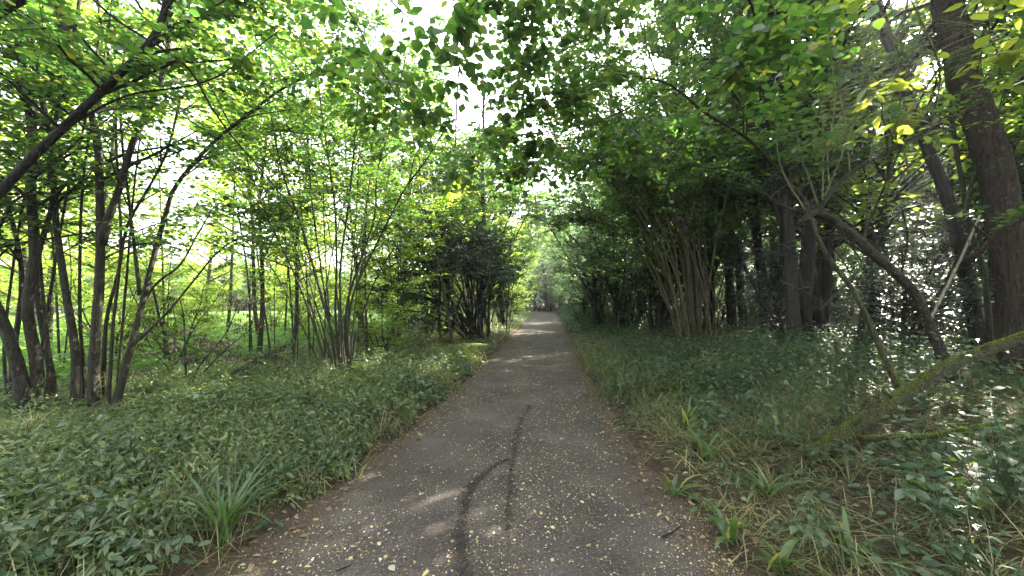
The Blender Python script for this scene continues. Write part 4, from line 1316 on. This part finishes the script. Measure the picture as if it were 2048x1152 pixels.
b = MB()
def tufty(n, xr, yr, ok, dens, per=14, rad=.07):
    c = rnd_xy(max(1, n // per), xr, yr, ok, dens)
    xy = np.repeat(c, per, 0) + R.normal(size=(len(c) * per, 2)) * rad
    return xy
xy = tufty(28000, (1, 7.5), (1.0, 6.5), rightok, lambda x, y: patchy(x + 4, y, .15))
blades(b, xy, np.where(off_log(xy[:, 0], xy[:, 1]), 1, .45) * R.uniform(.15, .55, len(xy)) * (.5 + .5 * sstep(edge_s(xy[:, 0], xy[:, 1]), .1, .8)), R.uniform(.0014, .0038, len(xy)), .8, 4, .9)
xy = tufty(16000, (1, 9), (6, 14), rightok, lambda x, y: np.clip(2.2 / np.maximum(edge_s(x, y), .5), .1, 1))
blades(b, xy, R.uniform(.2, .6, len(xy)), R.uniform(.003, .006, len(xy)), .5)
o = b.build("grass", M["grass"], kind="stuff")
tag(o, "rough grass with many dry straw blades on the right verge")
b = MB()
xy = tufty(9000, (-7, 0), (1.0, 7), leftok, lambda x, y: np.clip(1.0 / np.maximum(edge_s(x, y), .4), .1, 1))
blades(b, xy, R.uniform(.12, .42, len(xy)), R.uniform(.0016, .004, len(xy)), .5)
xy = tufty(5000, (-7, 3), (6, 20), leftok, lambda x, y: np.clip(1.0 / np.maximum(edge_s(x, y), .4), .05, 1))
blades(b, xy, R.uniform(.2, .5, len(xy)), R.uniform(.004, .008, len(xy)), .5)
o = b.build("grass", M["grass"], kind="stuff")
tag(o, "thin grass growing among the herbs on the left verge")

# dead stalks, dry stems and fallen twigs among the herbs
b = MB()
for ok_, xr in ((leftok, (-8, 0)), (rightok, (1, 9))):
    xy = rnd_xy(330, xr, (1.2, 10), ok_)
    n = len(xy)
    z = ground_z(xy[:, 0], xy[:, 1])
    d = nrmz(np.column_stack([R.normal(size=(n, 2)), np.abs(R.normal(size=n)) * .9]))
    ln = R.uniform(.2, .8, n)[:, None, None]
    tt = np.linspace(0, 1, 6)[None, :, None]
    pts = np.column_stack([xy, z])[:, None] + d[:, None] * ln * tt + np.array([0, 0, -.2]) * ln * tt ** 2 + np.cumsum(R.normal(size=(n, 6, 3)) * .008, 1)
    b.tubes(pts, (R.uniform(.0015, .0045, n)[:, None] * np.linspace(1, .5, 6)[None]), 4)
o = b.build("dry_stalks", M["straw"], kind="stuff")
tag(o, "dry straw coloured stalks and dead twigs sticking out of the verges")

# litter
b = MB()
y = 1.2 + 17 * R.random(60000) ** 2.3
u = R.uniform(-1.05, 1.05, len(y))
x = pc(y) + u * hw(y)
k = (R.random(len(y)) < np.clip(.45 + .8 * wob(x * 1.6, y * 1.2) + .25 * (u > -.2), .12, 1)) & (rut_depth(x, y) < .25)
x, y = x[k], y[k]
n = len(x)
a = R.random(n) * 6.28
b.leaves([np.column_stack([x, y, path_z(x, y) + .004]), np.stack([np.cos(a), np.sin(a), R.normal(size=n) * .12], 1), UP + R.normal(size=(n, 3)) * .3,
          np.clip(np.exp(R.normal(-4.62, .5, n)), .005, .04) * (1 + .02 * y)], KITE)
o = b.build("leaf_litter", M["litter"], kind="stuff")
tag(o, "pale yellow flecks of leaf and seed scattered over the path")
b = MB()
xy = rnd_xy(16000, (-7, 7), (1.0, 9), lambda x, y: edge_s(x, y) > -.28)
n = len(xy)
a = R.random(n) * 6.28
zz = np.maximum(ground_z(xy[:, 0], xy[:, 1]), np.where(edge_s(xy[:, 0], xy[:, 1]) < .2, path_z(xy[:, 0], xy[:, 1]), -9))
b.leaves([np.column_stack([xy, zz + .008]), np.stack([np.cos(a), np.sin(a), R.normal(size=n) * .2], 1), UP + R.normal(size=(n, 3)) * .4, R.uniform(.015, .07, n)], OVAL)
bb = b
b = MB()
rc = np.concatenate([resample([G(*q) for q in pl], 500) for pl in RUTS])
n = 3200
i = R.integers(0, len(rc), n)
cp = rc[i, :2] + R.normal(size=(n, 2)) * .04
b.leaves([np.column_stack([cp, path_z(cp[:, 0], cp[:, 1]) - .004 + .01 * R.random(n)]), R.normal(size=(n, 3)) + [0, 0, .3], R.normal(size=(n, 3)), R.uniform(.006, .018, n)], KITE)
o = b.build("soil_crumbs", M["crumb"], kind="stuff")
tag(o, "dark crumbs of damp soil thrown up along the tyre ruts")
o = bb.build("leaf_litter", M["brownlitter"], kind="stuff")
tag(o, "brown dead leaves lying on the soil along both path edges")

# ------------------------------------------------------------------ single plants and small things
DL = [leaf_mesh("fallen_leaf", M["deadleaf"], .4, 7, .05, -.12), leaf_mesh("fallen_leaf", M["deadleaf"], .33, 7, .06, .2)]
fl = [(779, 1136, .055, "largest pale fallen leaf on the path, near its bottom left"), (858, 1148, .05, "greyish fallen leaf at the bottom edge just left of the rut"),
      (710, 1096, .035, "pale curled leaf bit left of the ruts, up from the largest fallen leaf"), (965, 886, .035, "small pale leaf on the path between left verge and the upper rut"),
      (1007, 921, .03, "small pale leaf lying where the two ruts meet"), (905, 911, .03, "small pale leaf left of where the two ruts meet"),
      (775, 1063, .03, "tiny pale leaf on the bare left half of the path"), (1340, 1068, .045, "yellowish leaf lying on the path's right edge beside a twig")]
for i, (px, py, s, lab) in enumerate(fl):
    p = G(px, py)
    o = bpy.data.objects.new("fallen_leaf", DL[i % 2])
    o.location = (p[0], p[1], float(path_z(p[0], p[1])) + .012)
    o.rotation_euler = (R.normal() * .15, R.normal() * .15, R.random() * 6.28)
    o.scale = (s, s, s)
    COL.objects.link(o)
    tag(o, lab, "leaf")


def stick(name, label, cat, px, d, r0, r1, mat, zs=None, side=()):
    p, r = poly(px, d, r0, r1, 14)
    t = thing(name, label, cat, p[0])
    m_ = MB()
    m_.tubes(p, r, 8, .08, True)
    m_.build("stem", M[mat], t, p[0])
    for s in side:
        q, rr = poly(*s)
        m_ = MB()
        m_.tubes(q, rr, 6, .08, True)
        m_.build("branch", M[mat], t, p[0])
    return t


stick("fallen_branch", "pale bare fallen branch lying in the herbs at the left edge", "branch", [(-60, 972), (0, 956), (60, 942), (140, 925)], (3.25, 3.5), .03, .022, "deadwood",
      side=[([(60, 942), (100, 915), (130, 900)], 3.4, .012, .006, 8)])
stick("fallen_branch", "thin dark branch lying level beside the base of the left hazel clump", "branch", [(690, 722), (750, 717), (800, 715), (850, 722)], (7.6, 8.2), .022, .01, "bark_dark",
      side=[([(760, 717), (800, 700), (830, 690)], 7.9, .012, .006, 8)])
stick("fallen_branch", "dark rotting branch on the ground left of the hazel clump's base", "branch", [(600, 757), (660, 752), (720, 756)], 7.2, .05, .04, "bark_dark")
stick("twig", "short dark twig lying on the path's lower right edge", "twig", [(1325, 1074), (1345, 1064), (1362, 1052)], (2.55, 2.65), .007, .004, "bark_dark")
stick("twig", "short dark twig near the bottom left of the path", "twig", [(672, 1142), (690, 1135), (705, 1128)], (2.22, 2.27), .005, .003, "bark_dark")
stick("fallen_branch", "bleached bare stick leaning up in front of the thick trunk at the right", "branch", [(1850, 660), (1880, 600), (1920, 520), (1960, 430)], (5.4, 5.2), .02, .012, "deadwood")
for px, d, lab in [([(1640, 620), (1700, 560), (1725, 520), (1735, 400), (1740, 360)], 6.0, "thin pale bare stem standing behind the broken leaning trunk"),
                   ([(1560, 560), (1640, 600), (1700, 640)], 6.2, "thin bare branch slanting down behind the prop of the mossy log")]:
    stick("bare_stem", lab, "branch", px, d, .014, .007, "bark_grey")


def arc_blade(b, base, az, ln, wd, lean, curl, k=7):
    tt = np.linspace(0, 1, k)
    ang = lean + curl * tt ** 1.3
    seg = ln / (k - 1)
    dz = np.concatenate([[0], np.cumsum(np.cos(ang[:-1]) * seg)])
    dx = np.concatenate([[0], np.cumsum(np.sin(ang[:-1]) * seg)])
    hd = np.array([math.cos(az), math.sin(az), 0])
    pts = np.asarray(base) + hd * dx[:, None] + UP * dz[:, None]
    side = np.array([-math.sin(az), math.cos(az), 0])
    prof = wd * np.sin(np.pi * np.clip(tt * .86 + .12, 0, 1)) ** .7
    # a keeled blade: left edge, keel, right edge
    l, r = pts - side * prof[:, None] + UP * prof[:, None] * .3, pts + side * prof[:, None] + UP * prof[:, None] * .3
    v = np.concatenate([l, pts, r])
    i = np.arange(k - 1)
    b.add(v, None, np.concatenate([np.stack([i, i + 1, k + i + 1, k + i], 1), np.stack([k + i, k + i + 1, 2 * k + i + 1, 2 * k + i], 1)]))


def sedge(label, px, py, n, ln, wd, seed, mat="sedge", name="sedge", head=False, lean=.25, curl=1.5, droopmax=.4):
    g_ = np.random.default_rng(seed)
    p = G(px, py)
    p[2] = float(ground_z(p[0], p[1]))
    t = thing(name, label, "plant", p)
    for i in range(n):
        b = MB()
        arc_blade(b, p + np.append(g_.normal(size=2) * .025, 0), g_.random() * 6.28, ln * g_.uniform(.55, 1.15), wd * g_.uniform(.7, 1.15), lean * g_.uniform(.2, 2.2), curl * g_.uniform(.4, 1.3))
        b.build("blade", M[mat], t, p)
    if head:
        b = MB()
        pts = resample([p, p + [-.12, .1, .35], p + [-.25, .16, .52], p + [-.33, .18, .45]], 12)
        b.tubes(pts, np.linspace(.003, .002, 12), 5)
        b.build("stalk", M["greenstem"], t, p)
        b = MB()
        hp = resample([p + [-.30, .175, .49], p + [-.335, .18, .45], p + [-.34, .18, .38]], 8)
        n2 = 120
        i = R.integers(0, 7, n2)
        b.leaves([hp[i], R.normal(size=(n2, 3)) * .7 + [0, 0, -1], R.normal(size=(n2, 3)), R.uniform(.012, .02, n2)], NEEDLE)
        b.tubes(hp, np.full(8, .005), 6)
        b.build("seed_head", M["litter"], t, p)
    return t


sedge("large sedge clump with long arching blades and a drooping seed head left of the path", 445, 1095, 44, .58, .010, 1, head=True)
sedge("sedge clump with upright blades on the left verge, level with the ruts' far end", 720, 845, 26, .5, .012, 2, lean=.2, curl=1.1)
sedge("smaller sedge clump on the left verge beyond the upright bladed one", 790, 800, 20, .45, .012, 3, lean=.2, curl=1.1)
sedge("grassy sedge tuft on the left verge just before the dark evergreen bush", 905, 745, 20, .5, .014, 4)
sedge("broad bladed plant with drooping leaf tips on the right verge nearest the bottom edge", 1555, 1152, 9, .26, .022, 5, "broad", "broad_leaved_plant", lean=.5, curl=1.3)
sedge("broad bladed plant with one pale bent over leaf on the path's lower right edge", 1460, 1085, 10, .30, .019, 6, "broad", "broad_leaved_plant", lean=.35, curl=1.7)
sedge("green broad bladed clump sticking out over the path's right edge", 1345, 985, 15, .32, .016, 7, "broad", "broad_leaved_plant", lean=.5, curl=1.5)
sedge("broad bladed plant with yellowing leaf tips left of the mossy log's end", 1420, 935, 12, .36, .017, 8, "broad", "broad_leaved_plant", lean=.4, curl=1.3)
sedge("small broad bladed plant just below the mossy log's broken end", 1530, 1010, 11, .3, .017, 9, "broad", "broad_leaved_plant", lean=.45, curl=1.4)
sedge("tall yellowing broad bladed plant on the right verge opposite the ruts' far end", 1375, 880, 9, .45, .018, 10, "broad", "broad_leaved_plant", lean=.15, curl=.8)
sedge("broad bladed plant at the right verge between the lower twig and the white sunlit leaves", 1700, 1140, 10, .28, .02, 21, "broad", "broad_leaved_plant", lean=.5, curl=1.4)


def bramble(label, pos, canes, ls, mat, seed, name="bramble", tplw=.36, h=.35, cat="plant"):
    """a low plant of arching canes with leaves in threes; every leaf an object of its own"""
    g_ = np.random.default_rng(seed)
    p = np.array(pos, float)
    p[2] = float(ground_z(p[0], p[1]))
    t = thing(name, label, cat, p)
    me = [leaf_mesh("bramble_leaf", mat, tplw, 9, .07, .15), leaf_mesh("bramble_leaf", mat, tplw * .9, 9, .07, .3)]
    L = [[], [], [], []]
    for c in range(canes):
        a = g_.random() * 6.28
        r = g_.uniform(.15, .4)
        hh = h * g_.uniform(.6, 1.2)
        pts = resample([p, p + [math.cos(a) * r * .4, math.sin(a) * r * .4, hh * .8], p + [math.cos(a) * r, math.sin(a) * r, hh]], 9)
        b = MB()
        b.tubes(pts, np.linspace(.004, .002, 9), 5)
        b.build("cane", M["greenstem"], t, p)
        for k in (4, 6, 8):
            aa = a + g_.normal() * .9
            for da in (-1.1, 0, 1.1):
                L[0].append(pts[k] + np.array([math.cos(aa), math.sin(aa), .1]) * .025)
                L[1].append([math.cos(aa + da), math.sin(aa + da), -.15 + g_.normal() * .15])
                L[2].append(UP + g_.normal(size=3) * .25)
                L[3].append(ls * g_.uniform(.7, 1.15) * (1.15 if da == 0 else .95))
    leaf_objects(t, p, [np.array(x) for x in L], me)
    return t


MB_B = leafmat("bramble_single_leaves", [(0, (.04, .07, .035)), (1, (.07, .11, .05))], [(0, (.1, .18, .03)), (1, (.16, .24, .04))], .25, .33, True)
bramble("bramble with its toothed leaves caught white in a spot of sun at the lower right", P(1890, 1090, 2.42), 5, .085, MB_B, 31, h=.33)
bramble("dull bluish bramble just right of the mossy log's low end", P(1700, 1000, 3.0), 6, .075, MB_B, 32, h=.3)
bramble("bramble among the grass on the right verge between the log and the hazel clump", P(1540, 850, 4.6), 7, .085, MB_B, 33, h=.45)
bramble("bramble with pale leaves on the right verge, nearer the path than the hazel clump", P(1420, 760, 6.2), 7, .09, MB_B, 34, h=.5)
bramble("sunlit bramble in the bottom right corner with yellow new leaves", P(1990, 1150, 2.35), 6, .07, M["elder"], 35, h=.3)
bramble("leafy bramble at the very bottom edge right of the path", P(1690, 1165, 2.15), 4, .075, MB_B, 36, h=.2)
bramble("bramble behind the mossy log under the leaning broken trunk", P(1960, 800, 4.9), 7, .09, MB_B, 37, h=.6)
bramble("nettle like plant on the left verge in the bottom left corner", P(150, 1140, 2.4), 6, .08, MB_B, 38, h=.3)
bramble("leafy plant with paired leaves at the bottom edge left of the sedge clump", P(290, 1150, 2.25), 5, .075, MB_B, 39, h=.25)
bramble("leafy plant rising above the herbs right of the pale fallen branch", P(230, 960, 3.4), 6, .085, MB_B, 40, h=.45)
bramble("leafy plant in the middle of the left herb bank, near the coppiced tree's foot", P(430, 860, 4.7), 7, .09, MB_B, 41, h=.5)
bramble("bluish leafy plant on the left verge edge above the upright sedge", P(840, 800, 6.0), 7, .09, MB_B, 42, h=.4)

# nettles standing above the herbs, copies of three
def nettle(seed, h):
    g_ = np.random.default_rng(seed)
    pts = resample([(0, 0, -.03), (.02, .01, h * .5), (.02 + .06 * g_.normal(), .06 * g_.normal(), h)], 10)
    m1 = MB()
    m1.tubes(pts, np.linspace(.004, .002, 10), 6)
    L = [[], [], [], []]
    n = 9
    for k in range(n):
        f = .25 + .75 * k / (n - 1)
        c = pts[min(9, int(f * 9))]
        a = (k % 2) * 1.57 + g_.normal() * .2
        for s_ in (0, math.pi):
            L[0].append(c + np.array([math.cos(a + s_), math.sin(a + s_), .1]) * .015)
            L[1].append([math.cos(a + s_), math.sin(a + s_), -.25 + g_.normal() * .15])
            L[2].append(UP + g_.normal(size=3) * .2)
            L[3].append((.115 - .07 * f * f) * g_.uniform(.85, 1.15))
    m2 = MB()
    v, f = toothed(.27, 9, .08, .22)
    m2.leaves([np.array(x) for x in L], (v, f))
    return m1.mesh("stem", M["greenstem"]), m2.mesh("leaves", M["herb"])


NT = [nettle(300 + i, h) for i, h in enumerate((.5, .62, .42))]
nt_xy = np.concatenate([rnd_xy(34, (-6, 0), (1.9, 7), lambda x, y: leftok(x, y) & (edge_s(x, y) > .35)), rnd_xy(26, (1.5, 6), (2.4, 7), lambda x, y: rightok(x, y) & (edge_s(x, y) > .5) & off_log(x, y))])
for i, (x, y) in enumerate(nt_xy):
    lf = x < pc(y)
    t = thing("nettle", "nettle with toothed leaves standing above the low herbs on the %s verge" % ("left" if lf else "right"), "plant", (x, y, float(ground_z(x, y))), "nettles on the %s verge" % ("left" if lf else "right"))
    t.rotation_euler = (R.normal() * .15, R.normal() * .15, R.random() * 6.28)
    t.scale = [R.uniform(.6, 1.15)] * 3
    for nm, me in zip(("stem", "leaves"), NT[i % 3]):
        o = bpy.data.objects.new(nm, me)
        o.parent = t
        COL.objects.link(o)

# fern catching the sun
p = P(940, 735, 9.4)
p[2] = float(ground_z(p[0], p[1]))
t = thing("fern", "yellow green fern lit by the sun on the left verge", "fern", p)
for i in range(11):
    a = i * .571 + R.normal() * .1
    pts = resample([p, p + [math.cos(a) * .2, math.sin(a) * .2, .4], p + [math.cos(a) * .55, math.sin(a) * .55, .42]], 16)
    b = MB()
    b.tubes(pts, np.linspace(.005, .002, 16), 4)
    tg = nrmz(np.gradient(pts, axis=0))
    sd = nrmz(np.cross(tg, UP))
    for s_ in (-1, 1):
        lw = .16 * np.sin(np.pi * np.linspace(.12, .97, 13))
        b.leaves([pts[3:], sd[3:] * s_ + tg[3:] * .35, np.broadcast_to(UP, (13, 3)) + 0.0, lw], SLIM)
    b.build("frond", M["fern"], t, p)

# withered shrub in front of the clearing
p = P(375, 790, 6.4)
W = [poly([(375, 800), (372, 740), (368, 640), (360, 600)], 6.4, .022, .008, 14, True), poly([(380, 800), (400, 730), (450, 670), (480, 600)], 6.4, .016, .006, 14, True),
     poly([(378, 800), (340, 740), (300, 690), (285, 640)], 6.4, .014, .006, 14, True), poly([(385, 800), (440, 760), (510, 720), (570, 700)], 6.5, .016, .005, 14, True),
     poly([(385, 800), (430, 720), (500, 660), (550, 640)], 6.6, .014, .005, 14, True)]
g = grow(W, 13, .6, 5, .25, 7, .075, .25, up=(-.1, .5), rw=.8)
g["L"][1] = g["L"][1] * .35 + np.array([0, 0, -1.0])
make_tree("withered_shrub", "withered shrub with dead brown hanging leaves in front of the bright clearing", "shrub", W, M["bark_dark"], M["withered"], SLIM, g, sides=6, leaf_part="leaves")

# thin saplings standing between the two big left clumps
for i, (bx, tx, d) in enumerate([(500, 470, 9.0), (545, 500, 8.8), (590, 560, 8.4), (620, 600, 9.2), (330, 320, 8.8), (120, 95, 7.6), (790, 770, 10.5), (1012, 1025, 17)]):
    s = [poly([(bx, 720), ((bx + tx) / 2 + R.normal() * 5, 560), (tx, 380), (tx - 10, 240)], d, .026, .01, 18, True),
         poly([(bx + 5, 720), (bx + 12 + R.normal() * 8, 560), (bx + 20 + R.normal() * 10, 420)], d, .016, .006, 14, True)]
    make_tree("thin_sapling", "thin sapling of one or two wand like stems standing behind the big left clumps", "tree", s, M["bark_grey"], M["lime"], LOZ,
              grow(s, 11, 1.0, 7, .4, 8, .085, .35), group="thin saplings behind the left clumps", sides=6)

# ------------------------------------------------------------------ a label of its own for each member of the smaller groups
ORD = ["leftmost", "second from the left", "third from the left", "fourth from the left", "fifth from the left", "sixth from the left", "seventh from the left",
       "eighth from the left", "ninth from the left", "tenth from the left", "eleventh from the left", "twelfth from the left", "thirteenth from the left", "fourteenth from the left"]
FAR = ["nearest", "second nearest", "third nearest", "fourth nearest", "fifth nearest", "sixth nearest", "seventh nearest", "eighth nearest", "ninth nearest"]
for grp, words, what in [("holly bushes behind the slanting trunk", ORD, "glossy dark holly bushes behind the slanting trunk"),
                         ("sunlit maples behind the furrowed trunk", ORD, "sunlit maples around the thick furrowed trunk"),
                         ("backlit maples behind the coppiced trees", ORD, "backlit maples behind the coppiced trees"),
                         ("young maples along the clearing's edge", ORD, "young maples along the clearing's edge"),
                         ("thin saplings behind the left clumps", ORD, "thin wand like saplings behind the left clumps"),
                         ("trees behind the evergreen bush", ORD, "bright green trees behind the evergreen bush"),
                         ("bushy trees out in the clearing", ORD, "bushy sunlit trees standing in the clearing"),
                         ("trees arching over the far path", FAR, "tall trees whose crowns close the green tunnel over the path"),
                         ("maples beside the evergreen bush", ORD, "slender maples between hazel fan and evergreen bush"),
                         ("shrubs along the clearing's edge", ORD, "low bright shrubs along the clearing's edge"),
                         ("hazels arching over the far path from the right", FAR, "hazels arching over the path from its right side"),
                         ("hazels arching over the far path from the left", FAR, "hazels arching over the path from its left side")]:
    mem = [o for o in SC.objects if o.get("group") == grp]
    mem.sort(key=(lambda o: o.location.x / o.location.y) if words is ORD else (lambda o: o.location.y))
    for k, o in enumerate(mem):
        if k < len(words):
            o["label"] = words[k] + " of the " + what
